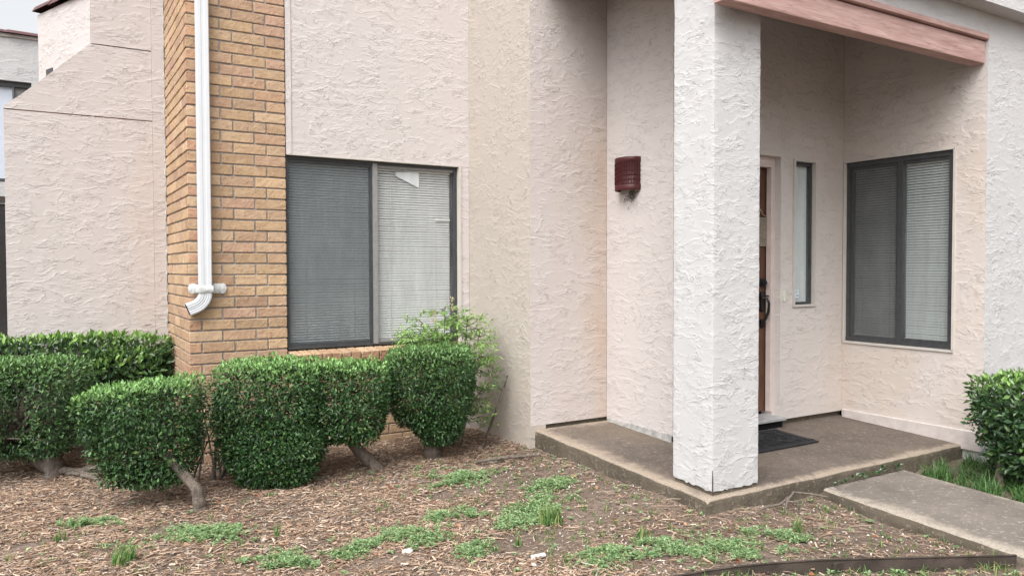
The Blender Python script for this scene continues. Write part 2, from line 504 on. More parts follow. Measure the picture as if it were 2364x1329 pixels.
STRAW = mk_island("dry_straw", [(0.0, (0.13, 0.078, 0.06)), (0.5, (0.23, 0.155, 0.115)), (0.9, (0.33, 0.245, 0.18)), (1.0, (0.48, 0.40, 0.30))], 0.85, 0.2)
DEADLEAF = mk_island("dead_leaf", [(0.0, (0.19, 0.06, 0.035)), (0.5, (0.36, 0.16, 0.07)), (1.0, (0.42, 0.30, 0.19))], 0.7, 0.25)
PEBBLE = simple("pale_pebble", (0.58, 0.54, 0.49), 0.7, 0.3, var=0.25, scale=20, bump=0.003)

def mk_bark(name, c1, c2):
    t = NT(name)
    v = t.coord((1, 1, 0.5))
    n = t.noise(v, 30, 5, 0.65, 0.6)
    n2 = t.noise(v, 7, 3, 0.5)
    c = t.ramp(n, [(0.3, c1), (0.7, c2)])
    c = t.mix(t.rng(n2, 0.5, 0.75, 0, 0.5), c, (0.22, 0.21, 0.19))
    return t.done(t.principled(c, 0.9, 0.2, t.bump(n, 0.02)).outputs[0])
BARK = mk_bark("grey_brown_bark", (0.095, 0.075, 0.06), (0.21, 0.175, 0.145))
BARK_DARK = mk_bark("dark_twig_bark", (0.06, 0.045, 0.038), (0.15, 0.12, 0.10))
RUST = simple("rusty_steel_edging", (0.055, 0.042, 0.035), 0.7, 0.3, var=0.5, scale=7, bump=0.003, bscale=50)
DARKBOARD = simple("dark_stained_board", (0.022, 0.02, 0.019), 0.6, 0.3, var=0.3, scale=8)

def mk_glass(name, tint=(1, 1, 1), refl=0.10, rough=0.01):
    t = NT(name)
    tr = t.n("ShaderNodeBsdfTransparent")
    tr.inputs['Color'].default_value = (*tint, 1)
    gl = t.n("ShaderNodeBsdfGlossy")
    gl.inputs['Roughness'].default_value = rough
    fr = t.n("ShaderNodeLayerWeight")
    fr.inputs['Blend'].default_value = 0.5
    f2 = t.math('POWER', fr.outputs['Facing'], 5.0)
    f2 = t.math('ADD', t.math('MULTIPLY', f2, 0.9), refl * 0.35)
    mx = t.n("ShaderNodeMixShader")
    t.l(f2, mx.inputs[0]); t.l(tr.outputs[0], mx.inputs[1]); t.l(gl.outputs[0], mx.inputs[2])
    du = t.n("ShaderNodeBsdfDiffuse"); du.inputs['Color'].default_value = (0.5, 0.52, 0.53, 1)
    dn = t.math('ADD', t.noise(t.coord((4, 4, 0.8)), 2.0, 4, 0.6), t.math('MULTIPLY', t.noise(t.coord(), 60, 3, 0.6), 0.25))
    m2 = t.n("ShaderNodeMixShader")
    t.l(t.rng(dn, 0.45, 0.85, 0.0, 0.13), m2.inputs[0]); t.l(mx.outputs[0], m2.inputs[1]); t.l(du.outputs[0], m2.inputs[2])
    return t.done(m2.outputs[0])
GLASS = mk_glass("window_glass")

def mk_screen(name, opacity=0.5, col=(0.05, 0.055, 0.06)):
    t = NT(name)
    tr = t.n("ShaderNodeBsdfTransparent")
    df = t.n("ShaderNodeBsdfDiffuse")
    df.inputs['Color'].default_value = (*col, 1)
    n = t.noise(t.coord(), 3, 2)
    mx = t.n("ShaderNodeMixShader")
    t.l(t.rng(n, 0.3, 0.7, opacity - 0.06, opacity + 0.06), mx.inputs[0])
    t.l(tr.outputs[0], mx.inputs[1]); t.l(df.outputs[0], mx.inputs[2])
    return t.done(mx.outputs[0])
SCREEN = mk_screen("insect_screen", 0.46, (0.07, 0.09, 0.10))
SCREEN2 = mk_screen("dark_insect_screen", 0.60, (0.085, 0.09, 0.09))

# ------------------------------------------------------------------ ground (one sheet to the horizon)
def gz(x, y):
    """height of the planting bed"""
    x = np.asarray(x, dtype=float); y = np.asarray(y, dtype=float)
    z = 0.012 * np.sin(x * 2.1 + 0.6) * np.cos(y * 1.7) + 0.008 * np.sin(x * 5.3 + y * 3.1) + 0.005 * np.sin(y * 9.1 - x * 7.7)
    t = np.clip((x - 2.6) / 0.6, 0, 1) * np.clip((y - 3.2) / 1.2, 0, 1)
    z = z + 0.035 * t
    u = np.clip((x - 3.0) / 0.9, 0, 1) * np.clip((3.4 - y) / 0.5, 0, 1) * np.clip((y - 1.5) / 0.8, 0, 1)
    z = z - 0.035 * u
    return z

def build_ground():
    xs = np.concatenate([[-600, -150, -40, -12, -5, -2.5], np.arange(-1.6, 6.2, 0.05), [7, 9, 14, 40, 150, 600]])
    ys = np.concatenate([[-600, -150, -40, -10, -3, 0], np.arange(0.8, 7.2, 0.05), [8, 10, 15, 40, 150, 600]])
    X, Y = np.meshgrid(xs, ys)
    Z = gz(X, Y)
    far = np.clip((np.maximum(np.abs(X - 2), np.abs(Y - 4)) - 5) / 10, 0, 1)
    Z = Z * (1 - far) - 0.02 * far
    near = 1 - far
    rg = np.random.default_rng(3)
    Z = Z + near * (rg.random(Z.shape) - 0.5) * 0.008
    V = np.stack([X, Y, Z], -1).reshape(-1, 3)
    ny, nx = X.shape
    i = np.arange(ny * nx).reshape(ny, nx)
    Q = np.stack([i[:-1, :-1], i[:-1, 1:], i[1:, 1:], i[1:, :-1]], -1).reshape(-1, 4)
    o = fast_mesh("ground", V, Q, SOIL, smooth=True)
    o['kind'] = 'structure'
    o['label'] = 'brown bare soil of the planting bed under mulch and weeds'
    return o
build_ground()

# ------------------------------------------------------------------ porch slab and walkway
def slab_z(y):
    return 0.095 + 0.045 * (y - 3.12)

def add_wear(o, fn):
    me = o.data
    co = np.empty(len(me.vertices) * 3, dtype=np.float32)
    me.vertices.foreach_get("co", co)
    co = co.reshape(-1, 3)
    a = me.attributes.new("wear", 'FLOAT', 'POINT')
    a.data.foreach_set("value", np.asarray(fn(co), dtype=np.float32))

def build_slab():
    """slab with rounded worn arrises and rough sides"""
    xs = np.concatenate([[3.168, 3.172, 3.182, 3.20], np.linspace(3.24, 5.72, 90), [5.768]])
    ys = np.concatenate([[3.108, 3.112, 3.122, 3.14], np.linspace(3.18, 4.878, 60)])
    rg = np.random.default_rng(5)
    X, Y = np.meshgrid(xs, ys)
    Z = slab_z(Y) + (rg.random(X.shape) - 0.5) * 0.002
    # arris wobble, correlated along its length
    def wob(t): return 0.0015 * np.sin(t * 7.3) + 0.0015 * np.sin(t * 19.0 + 1) + 0.0015 * np.sin(t * 47.0)
    drop = np.array([0.013, 0.007, 0.002, 0.0])
    for k in range(4):
        Z[k, :] -= drop[k] * (1 + 0.15 * np.sin(xs * 11)); Z[:, k] -= drop[k] * (1 + 0.15 * np.sin(ys * 13))
    Y[:4, :] += wob(xs)[None, :]; X[:, :4] += wob(ys + 3)[:, None]
    ny, nx = X.shape
    V = np.stack([X, Y, Z], -1).reshape(-1, 3).tolist()
    i = np.arange(ny * nx).reshape(ny, nx)
    Fc, mi = [], []
    for a in range(ny - 1):
        for b in range(nx - 1):
            Fc.append((i[a, b], i[a, b + 1], i[a + 1, b + 1], i[a + 1, b])); mi.append(0)
    def side(line, ax):
        idx = list(line)[::-1] if ax == 0 else list(line)
        for r in range(1, 9):
            new = []
            for k in idx:
                p = list(V[k]); p[2] -= 0.025
                p[ax] += (rg.random() - 0.5) * 0.006
                V.append(tuple(p)); new.append(len(V) - 1)
            for k in range(len(idx) - 1):
                Fc.append((idx[k], new[k], new[k + 1], idx[k + 1])); mi.append(1)
            idx = new
    side(i[0, :], 1); side(i[:, 0], 0)
    o = pmesh("porch_slab", V, Fc, [SLABTOP, SLABSIDE], None, True, mi)
    add_wear(o, lambda c: np.maximum(np.clip(1 - (c[:, 0] - 3.17) / 0.26, 0, 1), np.maximum(np.clip(1 - (c[:, 1] - 3.11) / 0.13, 0, 1), 0.75 * np.clip(1 - (4.86 - c[:, 1]) / 0.22, 0, 1) * (c[:, 0] < 3.86))))
    o['kind'] = 'structure'
    o['label'] = 'raised brown concrete porch slab with worn pale edges'
    return o
build_slab()

def build_path():
    # runs from the front of the slab towards the lower right of the view
    xs = np.concatenate([[0, 0.02], np.linspace(0.08, 0.80, 22), [0.84, 0.855]])
    ys = np.linspace(3.04, -3.0, 120)
    rg = np.random.default_rng(8)
    V, Fc, mi = [], [], []
    for y in ys:
        x0 = 4.085 - 0.125 * (3.04 - y) * (1 if y > 1.4 else 1)
        for k, x in enumerate(xs):
            z = 0.035 + (rg.random() - 0.5) * 0.002
            if k in (0, len(xs) - 1): z -= 0.010
            V.append((x0 + x + (rg.random() - 0.5) * (0.008 if k in (0, len(xs) - 1) else 0), y, z))
    n = len(xs)
    for a in range(len(ys) - 1):
        for b in range(n - 1):
            Fc.append((a * n + b, (a + 1) * n + b, (a + 1) * n + b + 1, a * n + b + 1)); mi.append(0)
    def drop(idx):
        prev = idx
        for r in range(2):
            new = []
            for k in prev:
                p = V[k]
                V.append((p[0] + (rg.random() - 0.5) * 0.008, p[1] + 0.0, p[2] - 0.05)); new.append(len(V) - 1)
            for k in range(len(prev) - 1):
                Fc.append((prev[k], new[k], new[k + 1], prev[k + 1])); mi.append(1)
            prev = new
    drop([a * n for a in range(len(ys))]); drop([a * n + n - 1 for a in reversed(range(len(ys)))]); drop(list(range(n)))
    o = pmesh("path", V, Fc, [PATHMAT, SLABSIDE], None, True, mi)
    add_wear(o, lambda c: np.maximum(np.clip(1 - (c[:, 0] - 4.085 + 0.125 * (3.04 - c[:, 1])) / 0.22, 0, 1), 0.8 * np.clip(1 - (4.94 - c[:, 0] - 0.125 * (3.04 - c[:, 1])) / 0.15, 0, 1)))
    o['kind'] = 'structure'
    o['label'] = 'pale pebbly concrete walkway leading up to the porch slab'
build_path()

# ------------------------------------------------------------------ the townhouse
house = thing("townhouse", "pinkish stucco townhouse with a tan brick pier, dark framed windows and a roofed porch", "house", (3.2, 4.9, 0.0))
HOUSE_INV = Matrix.Translation(house.location).inverted()

def wall_rects(u0, u1, v0, v1, holes):
    us = sorted({u0, u1, *[h[0] for h in holes], *[h[1] for h in holes]})
    vs = sorted({v0, v1, *[h[2] for h in holes], *[h[3] for h in holes]})
    out = []
    for i in range(len(us) - 1):
        for j in range(len(vs) - 1):
            cu, cv = (us[i] + us[i + 1]) / 2, (vs[j] + vs[j + 1]) / 2
            if any(h[0] < cu < h[1] and h[2] < cv < h[3] for h in holes):
                continue
            out.append((us[i], us[i + 1], vs[j], vs[j + 1]))
    return out

def wall_y(name, y, x0, x1, z0, z1, mat, holes=(), depth=0.12, thick=0.15, label=None, back=True):
    """wall facing -Y with openings and their reveals"""
    b = MB()
    for (a, c, d, e) in wall_rects(x0, x1, z0, z1, holes):
        b.quad((a, y, d), (c, y, d), (c, y, e), (a, y, e))
    for (a, c, d, e) in holes:
        b.quad((a, y, d), (a, y, e), (a, y + depth, e), (a, y + depth, d))
        b.quad((c, y, d), (c, y + depth, d), (c, y + depth, e), (c, y, e))
        b.quad((a, y, e), (c, y, e), (c, y + depth, e), (a, y + depth, e))
        b.quad((a, y, d), (a, y + depth, d), (c, y + depth, d), (c, y, d))
    # ends, top and underside so it is a solid leaf of wall
    b.quad((x0, y, z0), (x0, y, z1), (x0, y + thick, z1), (x0, y + thick, z0))
    b.quad((x1, y, z0), (x1, y + thick, z0), (x1, y + thick, z1), (x1, y, z1))
    b.quad((x0, y, z1), (x1, y, z1), (x1, y + thick, z1), (x0, y + thick, z1))
    b.quad((x0, y, z0), (x0, y + thick, z0), (x1, y + thick, z0), (x1, y, z0))
    o = b.build(name, mat, house)
    if label: o['label'] = label
    return o

def wall_x(name, x, y0, y1, z0, z1, mat, holes=(), depth=0.12, thick=0.15, label=None):
    """wall facing -X"""
    b = MB()
    for (a, c, d, e) in wall_rects(y0, y1, z0, z1, holes):
        b.quad((x, a, d), (x, a, e), (x, c, e), (x, c, d))
    for (a, c, d, e) in holes:
        b.quad((x, a, d), (x + depth, a, d), (x + depth, a, e), (x, a, e))
        b.quad((x, c, d), (x, c, e), (x + depth, c, e), (x + depth, c, d))
        b.quad((x, a, e), (x + depth, a, e), (x + depth, c, e), (x, c, e))
        b.quad((x, a, d), (x, c, d), (x + depth, c, d), (x + depth, a, d))
    b.quad((x, y0, z0), (x + thick, y0, z0), (x + thick, y0, z1), (x, y0, z1))
    b.quad((x, y1, z0), (x, y1, z1), (x + thick, y1, z1), (x + thick, y1, z0))
    b.quad((x, y0, z1), (x, y1, z1), (x + thick, y1, z1), (x + thick, y0, z1))
    b.quad((x, y0, z0), (x + thick, y0, z0), (x + thick, y1, z0), (x, y1, z0))
    o = b.build(name, mat, house)
    if label: o['label'] = label
    return o

TOP = 5.4
YW = 5.85
# window wall: stucco above the window, brick apron below
WX0, WX1, WZ0, WZ1 = 1.572, 3.030, 0.777, 2.255
wall_y("stucco_wall", YW - 0.004, 1.574, 3.123, WZ1, TOP, PINK, label="pale pink stucco above the venetian-blind window")
wall_y("window_return", YW - 0.002, WX1, 3.123, -0.1, WZ1 - 0.001, PINK, label="narrow stucco strip right of the window")
b = MB()
b.box(1.60, 1.612, YW - 0.010, YW - 0.003, WZ1 + 0.004, TOP - 0.1)
b.build("corner_bead", SMOOTH_STUCCO, house)
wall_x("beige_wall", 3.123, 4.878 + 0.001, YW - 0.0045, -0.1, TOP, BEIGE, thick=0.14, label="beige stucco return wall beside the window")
wall_y("stucco_wall", 4.878, 3.124, 3.848, 0.205, TOP, TAN, label="tan stained stucco wall left of the maroon wall light")
wall_x("stucco_wall", 3.849, 4.1185, 4.877, 0.19, TOP, PINK, label="white-pink stucco wall carrying the maroon wall light")
# dark recessed foot under the stained wall
b = MB()
b.box(3.135, 3.86, 4.90, 4.98, 0.0, 0.21)
b.box(3.87, 3.95, 4.14, 4.95, 0.0, 0.20)
b.box(3.95, 5.80, 4.155, 4.2, 0.0, 0.20)
b.build("foundation", SLABSIDE, house)
# dirt-grey kick strip on the sconce wall
b = MB(); b.box(3.838, 3.848, 4.125, 4.86, 0.14, 0.198); b.build("foundation_strip", SEALANT, house)

# door wall with recess for door and sidelight
DX0, DX1, DZT = 3.93, 4.970, 2.263
SLX0, SLX1, SLZ0, SLZ1 = 5.145, 5.392, 1.095, 2.245
wall_y("porch_wall", 4.118, 3.8495, 5.768, 0.185, TOP, PORCH, holes=[(DX0, DX1, 0.185, DZT), (SLX0, SLX1, SLZ0, SLZ1)], depth=0.135, thick=0.2, label="shaded porch wall with the brown door and sidelight")
# raised stucco band around door
b = MB()
b.box(DX1 + 0.001, 5.062, 4.104, 4.1185, 0.19, 2.365)
b.box(3.852, DX1 + 0.001, 4.104, 4.1185, DZT + 0.001, 2.365)
b.build("door_surround", PORCH, house)
# right porch wall with the sliding window
RY0, RY1, RZ0, RZ1 = 3.195, 4.096, 0.777, 2.268
wall_x("porch_wall", 5.768, 2.966, 4.1175, 0.10, 3.6, PORCH, holes=[(RY0, RY1, RZ0, RZ1)], depth=0.11, thick=0.16, label="porch side wall with the dark sliding window")
b = MB(); b.box(5.742, 5.767, 2.968, 4.10, 0.06, 0.205, ch=0.006); b.build("base_ledge", SMOOTH_STUCCO, house)
wall_y("front_wall", 2.965, 5.7685, 9.0, -0.1, 3.195, WHITE, thick=0.2, label="bright white stucco front wall at the right end")
# parapet band above beam and overhanging band over it
b = MB()
b.box(3.20, 5.7675, 2.965, 3.16, 3.047, 3.195)
b.box(3.16, 9.0, 2.835, 3.16, 3.196, 3.85)
b.build("parapet", WHITE, house)

# porch pillar with roughly floated faces and chipped foot
def build_pillar():
    x0, x1, y0, y1 = 3.238, 3.615, 3.136, 3.462
    rg = np.random.default_rng(21)
    V, Fc = [], []
    step = 0.02
    zs = np.arange(0.128, 3.05, step)
    def ring():
        pts = []
        nx, ny = 19, 17
        for k in range(nx): pts.append((x0 + (x1 - x0) * k / nx, y0, 0, -1))
        for k in range(ny): pts.append((x1, y0 + (y1 - y0) * k / ny, 1, 0))
        for k in range(nx): pts.append((x1 - (x1 - x0) * k / nx, y1, 0, 1))
        for k in range(ny): pts.append((x0, y1 - (y1 - y0) * k / ny, -1, 0))
        return pts
    R = ring(); n = len(R)
    cx, cy = (x0 + x1) / 2, (y0 + y1) / 2
    ph = rg.random((8, 3)) * 6.28
    for zi, z in enumerate(zs):
        for k, (x, y, nx, ny) in enumerate(R):
            d = 0.0
            for q in range(8):
                fq = 9 + q * 7
                d += math.sin(fq * (x + y) + ph[q, 0]) * math.sin(fq * 1.3 * z + ph[q, 1] + 2 * math.sin(fq * 0.4 * (x - y) + ph[q, 2])) / (q + 2)
            d = 0.0013 * d
            corner = (k in (0, 19, 36, 55))
            if corner:
                d -= 0.0015 + 0.002 * rg.random()
                dx, dy = (x - cx), (y - cy)
                L = math.hypot(dx, dy); nx, ny = dx / L, dy / L
            zz = z
            if zi == 0:
                zz = slab_z(y) + 0.018 + 0.012 * rg.random()
                d -= 0.002
            V.append((x + nx * d, y + ny * d, zz))
    for a in range(len(zs) - 1):
        for k in range(n):
            k2 = (k + 1) % n
            Fc.append((a * n + k, a * n + k2, (a + 1) * n + k2, (a + 1) * n + k))
    o = pmesh("pillar", V, Fc, WHITE, house, True)
    o.data.set_sharp_from_angle(angle=math.radians(35))
    o['label'] = 'square white stucco porch pillar on the slab corner'
    # rusty exposed bead at the foot of the front corner
    c = MB()
    c.box(x0 + 0.012, x1 - 0.012, y0 + 0.012, y1 - 0.01, 0.085, 0.20)
    c.build("pillar_core", SLABSIDE, o)
    c = MB()
    c.tube([(x0 + 0.001, y0 + 0.001, 0.11), (x0 - 0.001, y0 - 0.001, 0.20), (x0 + 0.002, y0 + 0.003, 0.245)], [0.004, 0.0035, 0.0015], 6)
    c.build("corner_bead", RUST, o)
build_pillar()

# porch beam, roof and ceiling
b = MB(); b.box(3.165, 5.760, 2.982, 3.075, 2.842, 3.000, ch=0.004)
beam = b.build("beam", BEAMWOOD, house); beam['label'] = 'weathered pink wooden beam over the porch opening'
b = MB(); b.box(3.165, 5.766, 2.955, 3.075, 3.008, 3.045, ch=0.003)
b.build("beam_cap", BEAMWOOD, house)
b = MB()
for xx in (3.165, 3.235):
    b.V += [(xx, 3.162, 3.12), (xx, 4.877, 3.64), (xx, 4.877, 3.86), (xx, 3.162, 3.86)]
for f in ((3, 2, 1, 0), (4, 5, 6, 7), (0, 1, 5, 4), (1, 2, 6, 5), (2, 3, 7, 6), (3, 0, 4, 7)):
    b.F.append(f); b.I.append(0)
b.build("side_fascia", PINK, house)
b = MB()
x0, x1 = 3.236, 5.767
b.quad((x0, 3.08, 3.046), (x1, 3.08, 3.046), (x1, 4.117, 3.42), (x0, 4.117, 3.42))
b.quad((x0, 4.117, 3.42), (3.848, 4.117, 3.42), (3.848, 4.877, 3.60), (x0, 4.877, 3.60))
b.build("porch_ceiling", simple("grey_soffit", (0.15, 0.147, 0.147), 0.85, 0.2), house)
b = MB()
b.box(3.17, 5.90, 3.165, 4.87, 3.62, 3.85)
b.build("porch_roof", WHITE, house)
# upper mass of the house behind the parapet (keeps rooms closed and dark)
b = MB(); b.box(3.13, 9.0, 5.95, 9.0, -0.1, TOP - 0.01); b.box(5.94, 9.0, 3.2, 5.94, -0.1, 3.5); b.box(1.00, 3.12, 6.12, 7.9, -0.1, TOP - 0.01)
b.box(3.99, 5.90, 4.45, 5.94, -0.1, TOP - 0.02)
b.build("inner_mass", BLACK, house)

# ---- brick pier
PX0, PX1, PYB = 0.878, 1.568, 6.925
def brick_variants(L, D, H, n, endmat_axis=None):
    """a few slightly different bricks of the same size; length along X, depth along Y; centre at origin"""
    out = []
    for k in range(n):
        V, Fc = chbox(-L / 2, L / 2, -D / 2, D / 2, -H / 2, H / 2, 0.0035)
        V = [(x + (random.random() - .5) * 0.003, y + (random.random() - .5) * 0.003, z + (random.random() - .5) * 0.0028) for x, y, z in V]
        me = bpy.data.meshes.new("brick")
        me.from_pydata(V, [], Fc)
        me.materials.append(BRICK); me.materials.append(BRICKEND)
        me.update()
        if endmat_axis is not None:
            for p in me.polygons:
                if abs(p.normal[endmat_axis]) > 0.9:
                    p.material_index = 1
        out.append(me)
    return out

class BrickSet:
    def __init__(self):
        self.cache = {}
    def get(self, L, D, H, end=None):
        key = (round(L, 3), round(D, 3), round(H, 3), end)
        if key not in self.cache:
            self.cache[key] = brick_variants(L, D, H, 5, end)
        return random.choice(self.cache[key])
BS = BrickSet()

core = MB()
core.box(PX0 + 0.011, PX1 - 0.006, YW + 0.010, PYB + 0.1, -0.15, TOP)
pier = core.build("brick_pier", MORTAR, house)
pier['label'] = 'tan brick pier behind the white downspout'
ROW, RZ = 0.0799, 0.794
bh = ROW - 0.0115
def put_brick(x0, x1, y0, y1, z, end=None, joined=None):
    L, D = x1 - x0, y1 - y0
    me = BS.get(L, D, bh, end)
    o = bpy.data.objects.new("brick", me)
    o.location = ((x0 + x1) / 2 + (random.random() - .5) * 0.002, (y0 + y1) / 2 + (random.random() - .5) * 0.003, z + ROW / 2 + (random.random() - .5) * 0.002)
    o.rotation_euler = ((random.random() - .5) * 0.008, (random.random() - .5) * 0.012, (random.random() - .5) * 0.012)
    COL.objects.link(o)
    o.parent = pier
    return o
low = MB()
J = 0.011
for k in range(-11, 56):
    z = RZ + k * ROW
    A = (k % 2 == 0)
    bl = []
    if A:
        bl.append((PX0, 0.963 - J / 2, YW, YW + 0.222, 1))
        for a, c in ((0.963, 1.192), (1.192, 1.428), (1.428, PX1 + J / 2)):
            bl.append((a + J / 2, c - J / 2, YW, YW + 0.09, None))
        y = YW + 0.222 + J
    else:
        bl.append((PX0, 1.105 - J / 2, YW, YW + 0.09, 0))
        for a, c in ((1.105, 1.342), (1.342, PX1 + J / 2)):
            bl.append((a + J / 2, c - J / 2, YW, YW + 0.09, None))
        y = YW + 0.09 + J
    while y < PYB - 0.02:
        y2 = min(y + 0.221, PYB)
        bl.append((PX0, PX0 + 0.09, y, y2, None))
        y = y2 + J
    for (a, c, d, e, en) in bl:
        if 0 <= k <= 32:
            put_brick(a, c, d, e, z, en)
        else:
            low.box(a, c, d, e, z + J / 2, z + ROW - J / 2, 1 if en is not None and en == 1 else 0, ch=0.0035)
o = low.build("brick_course", [BRICK, BRICKEND], pier)
o['kind'] = 'stuff'
# brick apron below the window
b = MB(); b.box(PX1 + 0.055, 3.122, YW + 0.012, YW + 0.2, -0.1, 0.70); b.build("apron_mortar", MORTAR, house)
b = MB()
for k in range(-11, -1):
    z = RZ + k * ROW - 0.02
    x = PX1 + 0.004 - (0.118 if k % 2 else 0)
    while x < 3.11:
        xa, xb = max(x, PX1 + 0.004), min(x + 0.223, 3.118)
        if xb - xa > 0.02:
            b.box(xa, xb, YW + 0.003, YW + 0.09, z + J / 2, z + ROW - J / 2, ch=0.0035)
        x += 0.234
o = b.build("apron_brick", BRICK, house); o['kind'] = 'stuff'
# rowlock sill: bricks on edge, tipped forward
b = MB()
b.box(1.575, 3.03, 5.785, 5.93, 0.672, 0.752)
sill = b.build("window_sill", MORTAR, house)
for k in range(19):
    xa = 1.580 + k * 0.0767
    me = BS.get(0.067, 0.195, 0.088, 1)
    o = bpy.data.objects.new("brick", me)
    o.location = (xa + 0.034, 5.845 + (random.random() - .5) * 0.006, 0.720 + (random.random() - .5) * 0.003)
    o.rotation_euler = (math.radians(7), 0, (random.random() - .5) * 0.03)
    COL.objects.link(o); o.parent = sill

# ---- windows
def window_part(label, org, u, n, W, H, mull, fr, frame_mat, setback=0.03, name="window"):
    """frame mesh of a window; returns (part, placing function). u along width, n outward"""
    u, n = Vector(u), Vector(n)
    org = Vector(org)
    def T(a, d, z):            # a along width, d outward, z up
        p = org + u * a + n * d
        return (p.x, p.y, org.z + z)
    def tbox(mb, a0, a1, d0, d1, z0, z1, mi=0):
        pts = [T(a, d, z) for z in (z0, z1) for d in (d0, d1) for a in (a0, a1)]
        k = len(mb.V); mb.V += pts
        for f in ((0, 2, 3, 1), (4, 5, 7, 6), (0, 1, 5, 4), (2, 6, 7, 3), (0, 4, 6, 2), (1, 3, 7, 5)):
            mb.F.append(tuple(k + i for i in f)); mb.I.append(mi)
    return T, tbox

def build_window(label, org, u, n, W, H, mull, left_dark, fr=0.03, pitch=0.0203, slat_w=0.0245, tilt=47, mats=(DARKFRAME, GREYFRAME), screen=None, both=(SLAT, SLAT), blind_d=-0.045, lighter_mull=True):
    T, tb = window_part(label, org, u, n, W, H, mull, fr, None)
    m = MB()
    # outer frame
    tb(m, 0, W, -0.055, 0.0, H - fr, H); tb(m, 0, W, -0.055, 0.004, 0, fr * 0.8)
    tb(m, 0, fr * 0.75, -0.055, -0.001, fr * 0.8, H - fr); tb(m, W - fr, W, -0.055, -0.001, fr * 0.8, H - fr)
    win = m.build("window", mats[0], house)
    win['label'] = label
    # mullion / meeting rail
    m = MB()
    tb(m, mull - 0.012, mull + 0.028, -0.05, 0.006, fr * 0.5, H - fr * 0.6)
    o = m.build("meeting_rail", mats[1] if lighter_mull else mats[0], win)
    m = MB(); tb(m, mull - 0.028, mull - 0.0125, -0.05, -0.004, fr * 0.81, H - fr - 0.001)
    m.build("sash_stile", mats[0], win)
    for (a0, a1, z0, z1, mm) in ((fr * 0.76, mull - 0.029, fr * 0.81, fr * 0.8 + 0.02, 0), (fr * 0.76, mull - 0.029, H - fr - 0.022, H - fr - 0.001, 0), (mull + 0.029, W - fr - 0.001, fr * 0.81, fr * 0.8 + 0.026, 1), (mull + 0.029, W - fr - 0.001, H - fr - 0.022, H - fr - 0.001, 1)):
        m = MB(); tb(m, a0, a1, -0.045, -0.010, z0, z1)
        m.build("sash_rail", mats[1] if (lighter_mull and mm) else mats[0], win)
    # panes
    for k, (a0, a1) in enumerate(((fr * 0.76, mull - 0.029), (mull + 0.029, W - fr - 0.002))):
        m = MB(); tb(m, a0, a1, -0.034, -0.030, fr * 0.8 + 0.022, H - fr - 0.024)
        m.build("pane", GLASS, win)
    if screen:
        m = MB()
        a0, a1 = fr * 0.76, mull - 0.03
        m.V += [T(a0, -0.014, fr), T(a1, -0.014, fr), T(a1, -0.014, H - fr), T(a0, -0.014, H - fr)]
        m.F.append((0, 1, 2, 3)); m.I.append(0)
        m.build("insect_screen", screen, win)
    # blinds: one per sash, every slat its own piece
    d = blind_d - 0.012
    uu, nn = Vector(u), Vector(n)
    for k, (a0, a1) in enumerate(((fr + 0.004, mull - 0.022), (mull + 0.024, W - fr - (0.018 if lighter_mull else 0.004)))):
        L = a1 - a0
        me = bpy.data.meshes.new("slat")
        ct, st = math.cos(math.radians(tilt)) * slat_w / 2, math.sin(math.radians(tilt)) * slat_w / 2
        V, Fc = [], []
        for q, tt in enumerate((-1, -0.33, 0.33, 1)):
            bow = 0.0016 * (1 - tt * tt)
            for a in (-L / 2, L / 2):
                p = uu * a + nn * (tt * -ct + bow) * -1
                V.append((p.x, p.y, tt * -st))
        for q in range(3):
            Fc.append((q * 2, q * 2 + 1, q * 2 + 3, q * 2 + 2))
        me.from_pydata(V, [], Fc)
        me.materials.append(both[k])
        me.polygons.foreach_set("use_smooth", np.ones(len(Fc), dtype=bool))
        me.update()
        z = H - fr - 0.05
        while z > fr + 0.02:
            o = bpy.data.objects.new("slat", me)
            c = T((a0 + a1) / 2, d, z)
            o.location = (c[0], c[1], c[2] + (random.random() - .5) * 0.0012)
            o.rotation_euler = ((random.random() - .5) * 0.004 * abs(u[1]), (random.random() - .5) * 0.004 * abs(u[0]), 0)
            COL.objects.link(o); o.parent = win
            z -= pitch
        m = MB()
        tb(m, a0, a1, d - 0.012, d + 0.012, H - fr - 0.036, H - fr - 0.006); tb(m, a0, a1, d - 0.012, d + 0.012, fr, fr + 0.016)
        m.build("blind_rail", both[k], win)
        m = MB()
        for q in (0.2, 0.8):
            a = a0 + L * q
            tb(m, a - 0.0012, a + 0.0012, d + 0.014, d + 0.016, fr + 0.01, H - fr - 0.01)
        m.build("blind_cord", CORD, win)
    m = MB()
    tb(m, 0, W, d - 0.16, d - 0.15, 0, H)
    tb(m, -0.002, 0.0, d - 0.15, -0.056, 0, H); tb(m, W, W + 0.002, d - 0.15, -0.056, 0, H); tb(m, 0, W, d - 0.15, -0.056, H, H + 0.002); tb(m, 0, W, d - 0.15, -0.056, -0.002, 0)
    m.build("dark_room", BLACK, win)
    return win, T, tb

win1, T1, tb1 = build_window("wide front window with closed venetian blinds and a brick sill", (WX0 + 0.006, YW + 0.035, WZ0 + 0.004), (1, 0, 0), (0, -1, 0), WX1 - WX0 - 0.012, WZ1 - WZ0 - 0.006, 0.702, True, fr=0.025, screen=SCREEN, pitch=0.0203)
# pale outer bead round right and top of window 1
b = MB(); b.box(WX1 - 0.006, WX1 + 0.014, YW - 0.012, YW + 0.03, WZ0 - 0.02, WZ1 + 0.012); b.box(WX0 + 0.004, WX1 - 0.0065, YW - 0.010, YW + 0.03, WZ1 - 0.003, WZ1 + 0.008)
b.build("window_bead", TRIM, win1)
